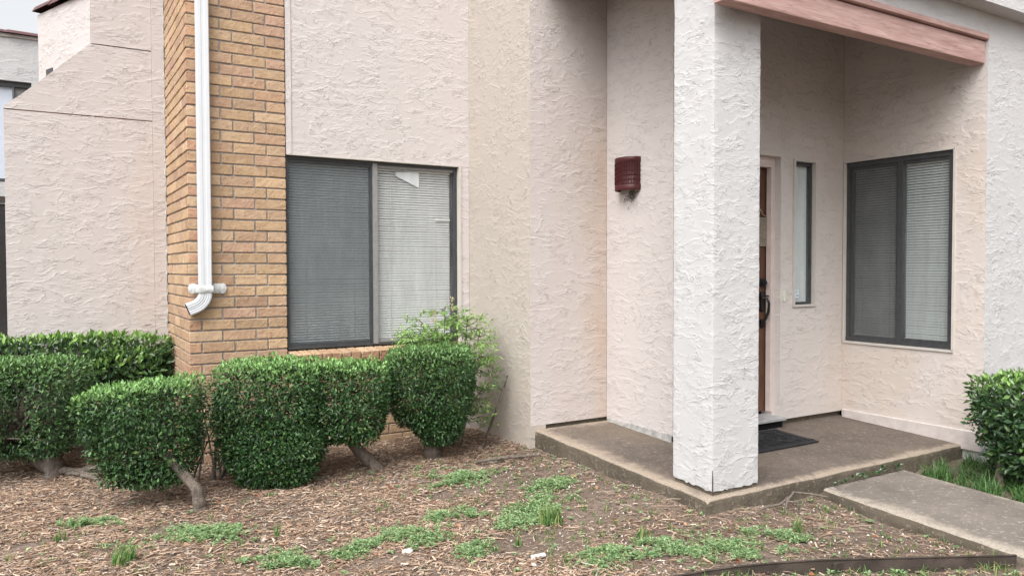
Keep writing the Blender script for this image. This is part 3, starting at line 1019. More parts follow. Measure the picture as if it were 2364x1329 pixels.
# bright reflection painted as a pale quad behind the right pane; one bent slat
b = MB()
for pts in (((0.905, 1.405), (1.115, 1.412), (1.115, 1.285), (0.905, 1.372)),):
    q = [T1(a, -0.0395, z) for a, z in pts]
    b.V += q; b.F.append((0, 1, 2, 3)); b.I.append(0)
b.build("painted_reflection", REFLECTION, win1)
b = MB(); tb1(b, 1.265, 1.40, -0.041, -0.039, 1.018, 1.034)
b.build("bent_slat", SLAT, win1)

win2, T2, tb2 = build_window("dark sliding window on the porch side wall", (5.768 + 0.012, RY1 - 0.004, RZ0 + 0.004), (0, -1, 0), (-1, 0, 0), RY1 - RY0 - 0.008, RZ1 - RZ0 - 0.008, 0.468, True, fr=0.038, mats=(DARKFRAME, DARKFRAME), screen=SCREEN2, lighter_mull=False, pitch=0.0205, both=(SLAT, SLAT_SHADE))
b = MB()
for (y0, y1, z0, z1) in ((RY0 - 0.012, RY1 + 0.012, RZ1 - 0.002, RZ1 + 0.012), (RY0 - 0.012, RY1 + 0.012, RZ0 - 0.016, RZ0 + 0.002), (RY0 - 0.014, RY0 + 0.001, RZ0 - 0.002, RZ1 + 0.002), (RY1 - 0.001, RY1 + 0.013, RZ0 - 0.002, RZ1 + 0.002)):
    b.box(5.756, 5.782, y0, y1, z0, z1)
b.build("window_bead", TRIM, win2)

# sidelight
def build_sidelight():
    m = MB()
    y0, y1 = 4.118 + 0.022, 4.118 + 0.068
    m.box(SLX0 + 0.001, SLX0 + 0.012, y0, y1, SLZ0 + 0.001, SLZ1 - 0.001); m.box(SLX1 - 0.018, SLX1 - 0.001, y0, y1, SLZ0 + 0.001, SLZ1 - 0.001)
    m.box(SLX0 + 0.0125, SLX1 - 0.0185, y0, y1, SLZ0 + 0.001, SLZ0 + 0.02); m.box(SLX0 + 0.0125, SLX1 - 0.0185, y0, y1, SLZ1 - 0.03, SLZ1 - 0.001)
    w = m.build("sidelight_window", DARKFRAME, house)
    w['label'] = 'narrow tall sidelight window beside the brown door'
    m = MB()
    for (a, c, d, e) in ((SLX0 - 0.016, SLX0 + 0.0005, SLZ0 - 0.016, SLZ1 + 0.016), (SLX1 - 0.0005, SLX1 + 0.016, SLZ0 - 0.016, SLZ1 + 0.016), (SLX0 + 0.0006, SLX1 - 0.0006, SLZ1 - 0.0005, SLZ1 + 0.0155), (SLX0 + 0.0006, SLX1 - 0.0006, SLZ0 - 0.0155, SLZ0 + 0.0005)):
        m.box(a, c, 4.100, 4.135, d, e)
    m.build("window_bead", TRIM, w)
    m = MB(); m.box(SLX0 + 0.013, SLX1 - 0.019, 4.165, 4.169, SLZ0 + 0.021, SLZ1 - 0.031); m.build("pane", GLASS, w)
    m = MB(); m.box(SLX0 + 0.013, SLX1 - 0.019, 4.180, 4.185, SLZ0 + 0.02, SLZ1 - 0.03); m.build("grey_shade", SLAT_DARK, w)
    m = MB(); m.box(SLX0 - 0.001, SLX0, 4.19, 4.245, SLZ0, SLZ1); m.build("dark_room", BLACK, w)
    m = MB(); m.box(SLX0 + 0.016, SLX0 + 0.122, 4.1625, 4.1645, 1.148, 1.212)
    st = m.build("window_sticker", STICKER, w)
    m = MB()
    x = SLX0 + 0.083; z = 1.162
    for (a, c, d, e) in ((0, 0.032, 0.036, 0.0405), (0, 0.0045, 0.018, 0.036), (0.004, 0.032, 0, 0.007), (0.026, 0.032, 0.007, 0.014), (0.013, 0.019, 0.017, 0.024)):
        m.box(x + a, x + c, 4.1612, 4.1622, z + d, z + e)
    for zz, L in ((1.174, 0.052), (1.166, 0.046)):
        m.box(SLX0 + 0.026, SLX0 + 0.026 + L, 4.1612, 4.1622, zz, zz + 0.0022)
    m.build("sticker_print", STICKER_BLUE, w)
build_sidelight()

# door with frame, hardware, threshold
def build_door():
    yd = 4.222
    m = MB()
    m.box(DX0 + 0.05, 4.954, yd, yd + 0.045, 0.246, 2.195, ch=0.003)
    d = m.build("door", DOORWOOD, house)
    d['label'] = 'brown panelled front door mostly hidden by the pillar'
    m = MB()
    for (z0, z1) in ((0.36, 0.86), (0.98, 1.42), (1.52, 2.08)):
        for (a, c) in ((4.06, 4.42), (4.49, 4.83)):
            m.box(a, c, yd - 0.008, yd + 0.001, z0, z1, ch=0.006)
    m.build("door_panel", DOORWOOD, d)
    m = MB()
    m.box(4.9545, DX1 - 0.0005, yd - 0.06, yd + 0.05, 0.19, 2.21); m.box(DX0 + 0.0005, DX0 + 0.049, yd - 0.06, yd + 0.05, 0.19, 2.21)
    m.box(DX0 + 0.0005, DX1 - 0.0005, yd - 0.06, yd + 0.05, 2.211, 2.2625)
    m.box(4.930, 4.954, yd - 0.058, yd - 0.012, 0.25, 2.2105); m.box(DX0 + 0.0495, 4.9295, yd - 0.058, yd - 0.012, 2.185, 2.2105)
    m.build("door_frame", JAMB, house)
    m = MB()
    m.box(DX0 + 0.001, DX1 - 0.001, 4.03, 4.25, 0.198, 0.222, ch=0.004)
    m.build("threshold", METALSILL, house)
    m = MB(); m.box(DX0 + 0.001, DX1 - 0.001, 4.075, 4.25, 0.13, 0.1975); m.build("threshold_gap", BLACK, house)
    # deadbolt
    m = MB()
    cx, cz = 4.893, 1.276
    for r, ya, yb in ((0.036, yd - 0.012, yd), (0.024, yd - 0.034, yd - 0.0125)):
        m.tube([(cx, yb, cz), (cx, ya, cz)], r, 16)
    m.tube([(cx, yd - 0.046, cz), (cx, yd - 0.035, cz)], 0.012, 10)
    m.build("deadbolt", IRON, d)
    m = MB()
    m.box(cx - 0.03, cx + 0.026, yd - 0.012, yd - 0.0005, 1.045, 1.205, ch=0.008)
    m.box(cx - 0.024, cx + 0.020, yd - 0.010, yd - 0.0005, 0.915, 0.985, ch=0.008)
    pts = [(cx, yd - 0.012, 1.155), (cx + 0.006, yd - 0.05, 1.15), (cx + 0.012, yd - 0.066, 1.11), (cx + 0.010, yd - 0.06, 1.05), (cx, yd - 0.045, 0.99), (cx - 0.004, yd - 0.018, 0.955), (cx - 0.004, yd - 0.01, 0.945)]
    m.tube(pts, [0.007, 0.008, 0.010, 0.011, 0.010, 0.009, 0.008], 10)
    m.tube([(cx - 0.01, yd - 0.03, 1.175), (cx + 0.022, yd - 0.05, 1.168)], [0.006, 0.008], 8)
    m.build("handle", IRON, d, True)
    return d, yd
door, YD = build_door()
m = MB(); m.box(5.0, 5.018, 4.090, 4.104, 1.128, 1.205, ch=0.003); m.build("doorbell", BUTTON, house)

hg = thing("door_hanger", "pale ribbed woven hanger hanging on the brown front door", "hanger", (4.86, YD - 0.02, 1.56))
m = MB()
for k in range(26):
    z = 1.575 + k * 0.0085
    m.tube([(4.80, YD - 0.016, z), (4.925, YD - 0.016, z + 0.001)], 0.0038, 5)
m.build("woven_face", PALEROPE, hg)
m = MB()
m.tube([(4.926, YD - 0.015, 1.568), (4.927, YD - 0.015, 1.80)], 0.005, 6); m.tube([(4.80, YD - 0.015, 1.568), (4.927, YD - 0.015, 1.568)], 0.005, 6)
m.tube([(4.927, YD - 0.015, 1.80), (4.885, YD - 0.014, 1.815), (4.862, YD - 0.013, 1.86), (4.84, YD - 0.014, 1.815), (4.80, YD - 0.015, 1.80)], 0.004, 6)
m.build("wire_rim", PALEROPE, hg)

# ------------------------------------------------------------------ maroon wall light
def build_sconce():
    yc, zb, zt = 4.590, 1.983, 2.232
    a, dp = 0.124, 0.105         # half width, projection
    X = 3.848
    L = thing("wall_light", "maroon half-round ceramic wall light with a pierced lattice", "wall light", (X - 0.02, yc, zb))
    def pt(t, z, k=1.0):
        return (X - dp * k * math.sin(t) ** 0.8 if 0 < t < math.pi else X, yc + a * k * math.cos(t), z)
    m = MB()
    N = 32
    levels = [(zb, 0.97), (zb + 0.006, 1.0), (zb + 0.040, 1.0), (zb + 0.044, 0.955), (zt - 0.036, 0.955), (zt - 0.032, 1.0), (zt - 0.004, 1.0), (zt, 0.97), (zt, 0.90), (zb + 0.05, 0.86), (zb, 0.90)]
    n0 = len(m.V)
    for (z, k) in levels:
        for i in range(N + 1):
            m.V.append(pt(math.pi * i / N, z, k))
    for j in range(len(levels) - 1):
        for i in range(N):
            q = n0 + j * (N + 1) + i
            m.F.append((q, q + 1, q + N + 2, q + N + 1)); m.I.append(0)
    o = m.build("shade", MAROON, L, True)
    m = MB()
    rows = 5
    z0, z1 = zb + 0.045, zt - 0.037
    rh = (z1 - z0) / rows
    for r in range(rows):
        for i in range(17):
            t = math.pi * (i + 0.6) / 17.6
            ta = t + 0.05
            p0 = pt(t, z0 + r * rh + 0.004, 0.985); p1 = pt(ta, z0 + (r + 1) * rh - 0.004, 0.985)
            m.tube([p0, p1], 0.0042, 5)
    for r in range(rows + 1):
        z = z0 + r * rh
        m.tube([pt(math.pi * i / 20, z, 0.975) for i in range(21)], 0.0035, 5)
    m.build("lattice", MAROON, L)
    m = MB(); rg = random.Random(9)
    for k in range(46):
        y = yc - 0.03 + rg.gauss(0, 0.035); z = zb - 0.005 - abs(rg.gauss(0, 0.045))
        p = Vector((X - 0.004 - rg.random() * 0.006, y, z))
        m.tube([p, p + Vector((-0.004, rg.gauss(0, .012), rg.gauss(0, .012))), p + Vector((0.002, rg.gauss(0, .02), rg.gauss(0, .02)))], 0.0016, 4, cap=False)
    o = m.build("dirt_debris", BARK_DARK, L); o['kind'] = 'stuff'
build_sconce()

# ------------------------------------------------------------------ downspout
def build_downspout():
    D = thing("downspout", "white rectangular downspout on the brick pier, ribbed elbow kicked left", "downspout", (0.975, 5.80, 1.10))
    xc, yc = 0.980, 5.806
    w, dp = 0.0435, 0.032
    def ring(mb, c, tx, tz, s=1.0):
        # profile rectangle rounded, in plane of side vector (perpendicular to path in XZ) and Y
        sx, sz = -tz, tx
        pr = []
        for (a, e) in ((-1, -0.7), (-0.85, -1), (-0.3, -1), (-0.22, -0.93), (0.22, -0.93), (0.3, -1), (0.85, -1), (1, -0.7), (1, 0.7), (0.85, 1), (-0.85, 1), (-1, 0.7)):
            pr.append((c[0] + sx * a * w * s, yc + e * dp * s, c[1] + sz * a * w * s))
        k = len(mb.V); mb.V += pr
        return k, len(pr)
    def sweep(mb, path):
        prev = None
        for (c, tx, tz, s) in path:
            k, n = ring(mb, c, tx, tz, s)
            if prev is not None:
                for i in range(n):
                    j = (i + 1) % n
                    mb.F.append((prev + i, prev + j, k + j, k + i)); mb.I.append(0)
            prev = k
    m = MB()
    sweep(m, [((xc, z), 0, -1, 1.0) for z in (TOP - 0.3, 3.0, 2.0, 1.245)])
    m.build("pipe", GUTTER, D)
    m = MB()
    path = [((xc, 1.262), 0, -1, 1.03), ((xc, 1.235), 0, -1, 1.03)]
    R = 0.105
    for i in range(0, 31):
        t = math.radians(68) * i / 30
        s = 1.03 - (0.035 if i % 3 == 1 else 0.0)
        path.append(((xc - R + R * math.cos(t), 1.228 - R * math.sin(t)), -math.sin(t), -math.cos(t), s))
    c, tx, tz, s = path[-1]
    for q in (0.02, 0.055):
        path.append(((c[0] + tx * q, c[1] + tz * q), tx, tz, 1.03))
    sweep(m, path)
    m.build("elbow", GUTTER, D)
    # lengthwise ribs on the elbow
    m = MB()
    for a in (-0.7, -0.35, 0.0, 0.35, 0.7):
        pts = []
        for (c, tx, tz, s) in path[::2]:
            pts.append((c[0] - tz * a * w, yc - dp * 1.045, c[1] + tx * a * w))
        m.tube(pts, 0.0022, 4)
    m.build("rib", GUTTER, D)
    c, tx, tz, s = path[-1]
    m = MB()
    k, n = ring(m, (c[0] + tx * 0.0006, c[1] + tz * 0.0006), tx, tz, 0.94)
    m.F.append(tuple(range(k, k + n))); m.I.append(0)
    m.build("dark_opening", BLACK, D)
    # strap smeared with sealant
    rg = random.Random(4)
    m = MB()
    N = 26
    for i in range(N + 1):
        a = -0.108 + 0.258 * i / N
        hh = 0.024 + 0.008 * rg.random() + (0.006 if abs(a) > 0.05 else -0.002)
        if i in (0, N): hh *= 0.45
        on = abs(a) < w + 0.008
        yy = (yc - dp - 0.006) if on else (5.838 - 0.008 * rg.random())
        z = 1.256 + (0.004 * rg.random() if not on else 0)
        m.V += [(xc + a, yy, z - hh), (xc + a, yy - 0.006 - 0.006 * rg.random(), z - hh * 0.3), (xc + a, yy - 0.004 - 0.006 * rg.random(), z + hh * 0.3), (xc + a, yy, z + hh)]
    for i in range(N):
        for q in range(3):
            m.F.append((i * 4 + q, (i + 1) * 4 + q, (i + 1) * 4 + q + 1, i * 4 + q + 1)); m.I.append(0)
    m.build("strap", TAPE, D, True)
build_downspout()

# ------------------------------------------------------------------ door mat
mt = thing("door_mat", "black rubber door mat lying on the porch by the threshold", "mat", (4.4, 3.82, 0.13))
def mz(y): return slab_z(y) + 0.004
m = MB()
n0 = 0
X0, X1, Y0, Y1 = 3.95, 4.82, 3.625, 4.022
m.V += [(X0, Y0, mz(Y0)), (X1, Y0, mz(Y0)), (X1, Y1, mz(Y1)), (X0, Y1, mz(Y1)), (X0, Y0, mz(Y0) + .010), (X1, Y0, mz(Y0) + .010), (X1, Y1, mz(Y1) + .010), (X0, Y1, mz(Y1) + .010)]
for f in ((4, 5, 6, 7), (0, 1, 5, 4), (1, 2, 6, 5), (2, 3, 7, 6), (3, 0, 4, 7)):
    m.F.append(f); m.I.append(0)
m.build("base", RUBBER, mt)
m = MB()
rg = random.Random(2)
for k in range(420):
    x = rg.uniform(X0 + 0.07, X1 - 0.08); y = rg.uniform(Y0 + 0.07, Y1 - 0.05)
    a = rg.uniform(0, 3.14); L = rg.uniform(0.012, 0.035)
    dx, dy = math.cos(a) * L, math.sin(a) * L
    m.tube([(x - dx, y - dy, mz(y) + .013), (x + rg.uniform(-.006, .006), y, mz(y) + .0155), (x + dx, y + dy, mz(y) + .013)], 0.003, 4, cap=False)
m.build("moulded_pattern", RUBBER, mt)
m = MB()
for (a, c, d, e) in ((X0, X1, Y0 + 0.045, Y0 + 0.053), (X1 - 0.062, X1 - 0.054, Y0 + 0.054, Y1 - 0.02), (X0, X1 - 0.07, Y1 - 0.032, Y1 - 0.025)):
    m.V += [(a, d, mz(d) + .0102), (c, d, mz(d) + .0102), (c, e, mz(e) + .0102), (a, e, mz(e) + .0102), (a, d, mz(d) + .015), (c, d, mz(d) + .015), (c, e, mz(e) + .015), (a, e, mz(e) + .015)]
    k = len(m.V) - 8
    for f in ((4, 5, 6, 7), (0, 1, 5, 4), (1, 2, 6, 5), (2, 3, 7, 6), (3, 0, 4, 7)):
        m.F.append(tuple(k + i for i in f)); m.I.append(0)
m.build("border_ridge", RUBBER, mt)

# ------------------------------------------------------------------ buttress wall on the left
bw = thing("buttress_wall", "pink stucco wing wall with a sloping shoulder and two score lines, left of the brick pier", "wall", (0.3, 6.95, 0.0))
YB = 6.94
def prism_y(mb, poly, y0, y1, mi=0):
    n = len(mb.V); k = len(poly)
    mb.V += [(x, y0, z) for x, z in poly] + [(x, y1, z) for x, z in poly]
    mb.F.append(tuple(n + i for i in range(k))); mb.I.append(mi)
    mb.F.append(tuple(n + k + i for i in reversed(range(k)))); mb.I.append(mi)
    for i in range(k):
        j = (i + 1) % k
        mb.F.append((n + i, n + k + i, n + k + j, n + j)); mb.I.append(mi)
m = MB(); G = 0.0045
prism_y(m, [(-0.235, -0.1), (0.7805, -0.1), (0.7805, 2.600 - G), (-0.235, 2.600 - G)], YB, YB + 0.22); m.build("lower_panel", PINK_LEFT, bw)
m = MB()
prism_y(m, [(-0.235, 2.600 + G), (0.7805, 2.600 + G), (0.7805, 3.167 - G), (0.342, 3.167 - G), (-0.13, 2.71), (-0.20, 2.655), (-0.235, 2.615)], YB, YB + 0.22); m.build("shoulder_panel", PINK_LEFT, bw)
m = MB()
prism_y(m, [(0.348, 3.167 + G), (0.7805, 3.167 + G), (0.7805, TOP - 0.4), (0.348, TOP - 0.4)], YB, YB + 0.22); m.build("upper_panel", PINK_LEFT, bw)
m = MB(); prism_y(m, [(-0.225, -0.1), (0.772, -0.1), (0.772, 3.0), (0.3, 3.0), (-0.22, 2.55)], YB + 0.012, YB + 0.21); m.build("score_backing", simple("score_line_rust", (0.36, 0.24, 0.19), 0.9, 0.1), bw)
m = MB(); prism_y(m, [(0.782, -0.1), (0.868, -0.1), (0.868, TOP - 0.4), (0.782, TOP - 0.4)], YB - 0.012, YB + 0.2); m.build("edge_strip", PINK_LEFT, bw)
m = MB()
zz = np.arange(0.0, TOP - 0.5, 0.03)
m.tube([(0.873 + 0.003 * math.sin(z * 37), YB - 0.012 + 0.003 * math.sin(z * 23), z) for z in zz], [0.0055 + 0.003 * random.random() for _ in zz], 6)
m.build("sealant_bead", SEALANT, bw)
# bright angled return and its tile cap
dv = Vector((-math.sin(math.radians(21.6)), math.cos(math.radians(21.6)), 0))
c0 = Vector((0.346, YB + 0.002, 0)); c1 = c0 + dv * 0.955
m = MB()
bk = Vector((0.30, 0.12, 0))
def wedge(mb, p, q, z0, z1, back):
    n = len(mb.V)
    for z in (z0, z1):
        for v in (p, q, q + back, p + back):
            mb.V.append((v.x, v.y, z))
    for f in ((0, 3, 2, 1), (4, 5, 6, 7), (0, 1, 5, 4), (1, 2, 6, 5), (2, 3, 7, 6), (3, 0, 4, 7)):
        mb.F.append(tuple(n + i for i in f)); mb.I.append(0)
wedge(m, c0, c1, 2.3, 3.575, bk)
m.build("angled_return", PINK_LEFT, bw)
for k in range(3):
    m = MB()
    p, q = c0 + dv * (0.02 + 0.31 * k), c0 + dv * (0.355 + 0.31 * k)
    off = Vector((-0.03, -0.012, 0))
    pts = [p + off, q + off]
    pr = []
    for v, s in ((p, 1.0), (q, 1.06)):
        for i in range(7):
            t = math.pi * i / 6
            pr.append((v.x + bk.x * (0.5 - 0.62 * math.cos(t)) , v.y + bk.y * (0.5 - 0.62 * math.cos(t)), 3.577 + 0.085 * math.sin(t) * s + 0.012 * k))
    n = len(m.V); m.V += pr
    for i in range(6):
        m.F.append((n + i, n + i + 1, n + 7 + i + 1, n + 7 + i)); m.I.append(0)
    m.F.append(tuple(range(n, n + 7))); m.I.append(0); m.F.append(tuple(range(n + 13, n + 6, -1))); m.I.append(0)
    m.build("cap_tile", CLAYTILE, bw)
m = MB(); 
q = c0 + dv * 0.735
wedge(m, q - dv * 0.06 + Vector((-0.006, -0.003, 0)), q + dv * 0.06 + Vector((-0.006, -0.003, 0)), 2.95, 3.085, Vector((0.02, 0.008, 0)))
m.build("small_vent", DARKFRAME, bw)

# ------------------------------------------------------------------ neighbouring house behind, far left
nb = thing("neighbor_house", "neighbouring pale stucco house with maroon tile cap behind the wing wall", "house", (-1.5, 9.7, 0))
m = MB()
hw = [(-1.1, -0.075, 2.30, 3.352)]
for (a, c, d, e) in wall_rects(-5.0, 0.55, -0.1, 3.815, hw):
    m.quad((a, 9.6, d), (c, 9.6, d), (c, 9.6, e), (a, 9.6, e))
for (a, c, d, e) in hw:
    m.quad((a, 9.6, d), (a, 9.6, e), (a, 9.7, e), (a, 9.7, d)); m.quad((c, 9.6, d), (c, 9.7, d), (c, 9.7, e), (c, 9.6, e))
    m.quad((a, 9.6, e), (c, 9.6, e), (c, 9.7, e), (a, 9.7, e)); m.quad((a, 9.6, d), (a, 9.7, d), (c, 9.7, d), (c, 9.6, d))
m.quad((-5, 9.6, 3.815), (0.55, 9.6, 3.815), (0.55, 12, 3.815), (-5, 12, 3.815))
m.build("wall", WHITE, nb)
m = MB(); m.box(-1.1, -0.075, 9.64, 9.67, 3.30, 3.352); m.box(-1.1, -0.075, 9.64, 9.67, 2.30, 2.34); m.box(-0.245, -0.235, 9.64, 9.67, 2.34, 3.30); m.box(-0.11, -0.075, 9.64, 9.67, 2.34, 3.30)
nw = m.build("window", DARKFRAME, nb)
m = MB(); m.box(-1.1, -0.246, 9.675, 9.68, 2.30, 3.352); m.build("pane", CURTAIN, nw)
m = MB(); m.box(-0.234, -0.076, 9.675, 9.68, 2.30, 3.352); m.build("pane", GREYFRAME, nw)
for k in range(14):
    m = MB()
    xa = 0.12 - 0.36 * k
    for i in range(7): pass
    pr = []
    for xx, s in ((xa, 0.92), (xa - 0.40, 1.08)):
        for i in range(7):
            t = math.pi * i / 6
            pr.append((xx, 9.70 - 0.15 * s * math.cos(t), 3.835 + 0.052 * math.sin(t) * s + 0.002 * (k % 2)))
    m.V += pr
    for i in range(6):
        m.F.append((i, i + 1, 7 + i + 1, 7 + i)); m.I.append(0)
    m.F.append(tuple(range(7))); m.I.append(0); m.F.append(tuple(range(13, 6, -1))); m.I.append(0)
    m.build("cap_tile", CLAYTILE, nb)
m = MB(); m.box(-5, 0.12, 9.585, 9.80, 3.80, 3.834); m.build("cap_board", SMOOTH_STUCCO, nb)

gt = thing("side_gate", "dark board gate at the far left edge beside the wing wall", "gate", (-0.6, 7.1, 0))
for k in range(6):
    m = MB(); m.box(-0.243 - 0.15 * k - 0.145, -0.243 - 0.15 * k, 7.08, 7.105, 0.03, 1.90, ch=0.003); m.build("board", DARKBOARD, gt)
m = MB(); m.box(-1.14, -0.242, 7.06, 7.12, 1.905, 1.955, ch=0.004); m.build("top_rail", RUST, gt)

# ------------------------------------------------------------------ foliage
def leaf_cloud(P, Tn, Nn, Lw, fold=0.12, curl=0.0):
    """P base points, Tn leaf directions, Nn leaf normals (unit), Lw (n,2) length/width -> V,Q(tri)"""
    n = len(P)
    Tn = Tn / np.linalg.norm(Tn, axis=1, keepdims=True)
    S = np.cross(Tn, Nn); S /= (np.linalg.norm(S, axis=1, keepdims=True) + 1e-9)
    Nn = np.cross(S, Tn)
    L, W = Lw[:, :1], Lw[:, 1:]
    V = np.empty((n, 5, 3), dtype=np.float32)
    V[:, 0] = P
    V[:, 1] = P + Tn * L * 0.48 + S * W * 0.5 + Nn * W * fold
    V[:, 2] = P + Tn * L * 0.48 - S * W * 0.5 + Nn * W * fold
    V[:, 3] = P + Tn * L * 0.52 - Nn * W * fold * 0.5
    V[:, 4] = P + Tn * L - Nn * L * curl
    b = (np.arange(n) * 5)[:, None]
    Q = np.concatenate([b + np.array([[0, 1, 3]]), b + np.array([[0, 3, 2]]), b + np.array([[3, 1, 4]]), b + np.array([[3, 4, 2]])], 0)
    return V.reshape(-1, 3), Q

def sphere_dirs(n, rg):
    d = rg.normal(size=(n, 3))
    return d / np.linalg.norm(d, axis=1, keepdims=True)

def value_noise(P, f, rg_seed):
    rg = np.random.default_rng(rg_seed)
    k = rg.normal(size=(6, 3)); k /= np.linalg.norm(k, axis=1, keepdims=True)
    ph = rg.random(6) * 6.28
    return np.sin(P @ (k.T * f) + ph).mean(1)

def hedge_points(n, c, half, yaw, rg, expo=5.0, taper=(0.72, 0.8), tilt=0.0, shell=0.22, lump=0.05, seed=1, bias=0.0, cut=None):
    d = sphere_dirs(n, rg)
    # denser sampling towards flat faces
    r = (np.abs(d[:, 0]) ** expo + np.abs(d[:, 1]) ** expo + np.abs(d[:, 2]) ** expo) ** (-1 / expo)
    p = d * r[:, None]
    e = 2e-3
    # outward normal of the superquadric
    nrm = np.sign(p) * np.abs(p) ** (expo - 1)
    nrm /= np.linalg.norm(nrm, axis=1, keepdims=True)
    depth = np.abs(rg.normal(size=n)) * shell
    q = p * np.clip(1 - depth, 0.2, 1)[:, None]
    q = q * (1 + lump * value_noise(p * 3.2, 2.2, seed)[:, None] + 0.5 * lump * value_noise(p * 3.2, 6.0, seed + 1)[:, None])
    h = (q[:, 2] + 1) / 2
    tx = taper[0] + (1 - taper[0]) * np.clip(h, 0, 1) ** 0.7
    ty = taper[1] + (1 - taper[1]) * np.clip(h, 0, 1) ** 0.7
    L = np.stack([q[:, 0] * half[0] * tx + bias * half[0] * (1 - h), q[:, 1] * half[1] * ty, q[:, 2] * half[2]], 1)
    L[:, 2] += tilt * L[:, 0] * np.clip(h, 0, 1)
    cy, sy = math.cos(yaw), math.sin(yaw)
    Rm = np.array([[cy, -sy, 0], [sy, cy, 0], [0, 0, 1]])
    W = L @ Rm.T + np.array(c)
    N = nrm @ Rm.T
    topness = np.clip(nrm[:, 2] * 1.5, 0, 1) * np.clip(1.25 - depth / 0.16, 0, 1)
    return W, N, topness, depth, h

def build_hedge(name, label, cat, base, trunks, blobs, leaf=(0.027, 0.013), mat=None, group=None, twigs=30, freshk=1.0, seed=1, droop=-0.1, trunkmat=None, twigmat=None):
    rg = np.random.default_rng(seed)
    H = thing(name, label, cat, base, group)
    VV, QQ, FF = [], [], []
    off = 0
    tw = MB()
    for bi, bl in enumerate(blobs):
        n = bl['n']
        W, N, top, depth, h = hedge_points(n, bl['c'], bl['half'], bl['yaw'], rg, bl.get('expo', 5.0), bl.get('taper', (0.72, 0.8)), bl.get('tilt', 0.0), bl.get('shell', 0.2), bl.get('lump', 0.05), seed * 7 + bi, bl.get('bias', 0.0))
        gap = value_noise(W * 1.0, 14.0, seed + 50 + bi)
        keep = (gap > bl.get('gap', -0.62)) | (top > 0.3)
        keep &= W[:, 2] > 0.01
        W, N, top, depth, h = W[keep], N[keep], top[keep], depth[keep], h[keep]
        n = len(W)
        up = np.array([0, 0, 1.0])
        W = W + N * (0.015 * value_noise(W, 48.0, seed + 70 + bi) * np.clip(1.3 - depth / 0.3, 0, 1))[:, None]
        # stray shoots that escaped the shears, in little clusters
        stray = (value_noise(W, 60.0, seed + 90 + bi) > 0.80) & (depth < 0.12)
        W = W + N * (stray * rg.uniform(0.0, 0.045, n))[:, None] + np.array([0, 0, 1.0]) * (stray * rg.uniform(0, 0.02, n))[:, None]
        T = N * 0.55 + rg.normal(size=(n, 3)) * 0.55 + up * (droop + 0.75 * top[:, None])
        NN = N * 0.8 + up * 0.55 + rg.normal(size=(n, 3)) * 0.38
        NN /= np.linalg.norm(NN, axis=1, keepdims=True)
        sz = rg.uniform(0.65, 1.25, size=(n, 1))
        LW = np.concatenate([leaf[0] * sz, leaf[1] * sz * rg.uniform(0.85, 1.15, size=(n, 1))], 1)
        V, Q = leaf_cloud(W.astype(np.float32), T, NN, LW, 0.14, 0.08)
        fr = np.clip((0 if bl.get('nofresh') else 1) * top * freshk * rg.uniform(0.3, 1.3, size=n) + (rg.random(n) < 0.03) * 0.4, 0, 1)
        VV.append(V); QQ.append(Q + off); FF.append(np.repeat(fr, 5)); off += len(V)
        # inner twigs from trunk head out to the shell
        c = Vector(bl['c'])
        for k in range(twigs):
            j = rg.integers(0, n)
            e = Vector(W[j].tolist())
            s = c + Vector((rg.normal() * 0.05, rg.normal() * 0.05, -bl['half'][2] * 0.6))
            mid = s.lerp(e, 0.5) + Vector((rg.normal() * 0.03, rg.normal() * 0.03, rg.normal() * 0.03))
            tw.tube([s, mid, s.lerp(e, 0.97)], [0.007, 0.0045, 0.0018], 4, cap=False)
    o = fast_mesh("foliage", np.concatenate(VV), np.concatenate(QQ), mat or LEAF, H, {'fresh': np.concatenate(FF)})
    o['kind'] = 'stuff'
    if twigs:
        t = tw.build("twigs", twigmat or BARK_DARK, H); t['kind'] = 'stuff'
    for pts, rad in trunks:
        m = MB()
        P = [Vector(p) for p in pts]
        # resample with knots
        Q2, R2 = [], []
        for i in range(len(P) - 1):
            for q in range(5):
                f = q / 5
                v = P[i].lerp(P[i + 1], f)
                Q2.append(v + Vector((rg.normal(), rg.normal(), 0)) * 0.0025); R2.append((rad[i] * (1 - f) + rad[i + 1] * f) * (1 + 0.07 * rg.normal()))
        Q2.append(P[-1]); R2.append(rad[-1])
        m.tube(Q2, R2, 11)
        m.build("trunk", trunkmat or BARK, H, True)
    return H

GZ = lambda x, y: float(gz(x, y))
FACE = math.radians(-24)
# A: front, on one bare leaning trunk
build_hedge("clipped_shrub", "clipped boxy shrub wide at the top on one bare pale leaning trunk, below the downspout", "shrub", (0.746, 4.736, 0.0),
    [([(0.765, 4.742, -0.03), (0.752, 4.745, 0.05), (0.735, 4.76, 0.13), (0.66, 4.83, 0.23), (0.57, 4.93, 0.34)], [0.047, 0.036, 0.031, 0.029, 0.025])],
    [dict(c=(0.480, 5.05, 0.425), half=(0.355, 0.27, 0.295), yaw=FACE, n=14500, gap=-0.95, expo=8.0, taper=(0.60, 0.72), tilt=0.12, bias=0.16, shell=0.20)], leaf=(0.029, 0.0135), seed=3)
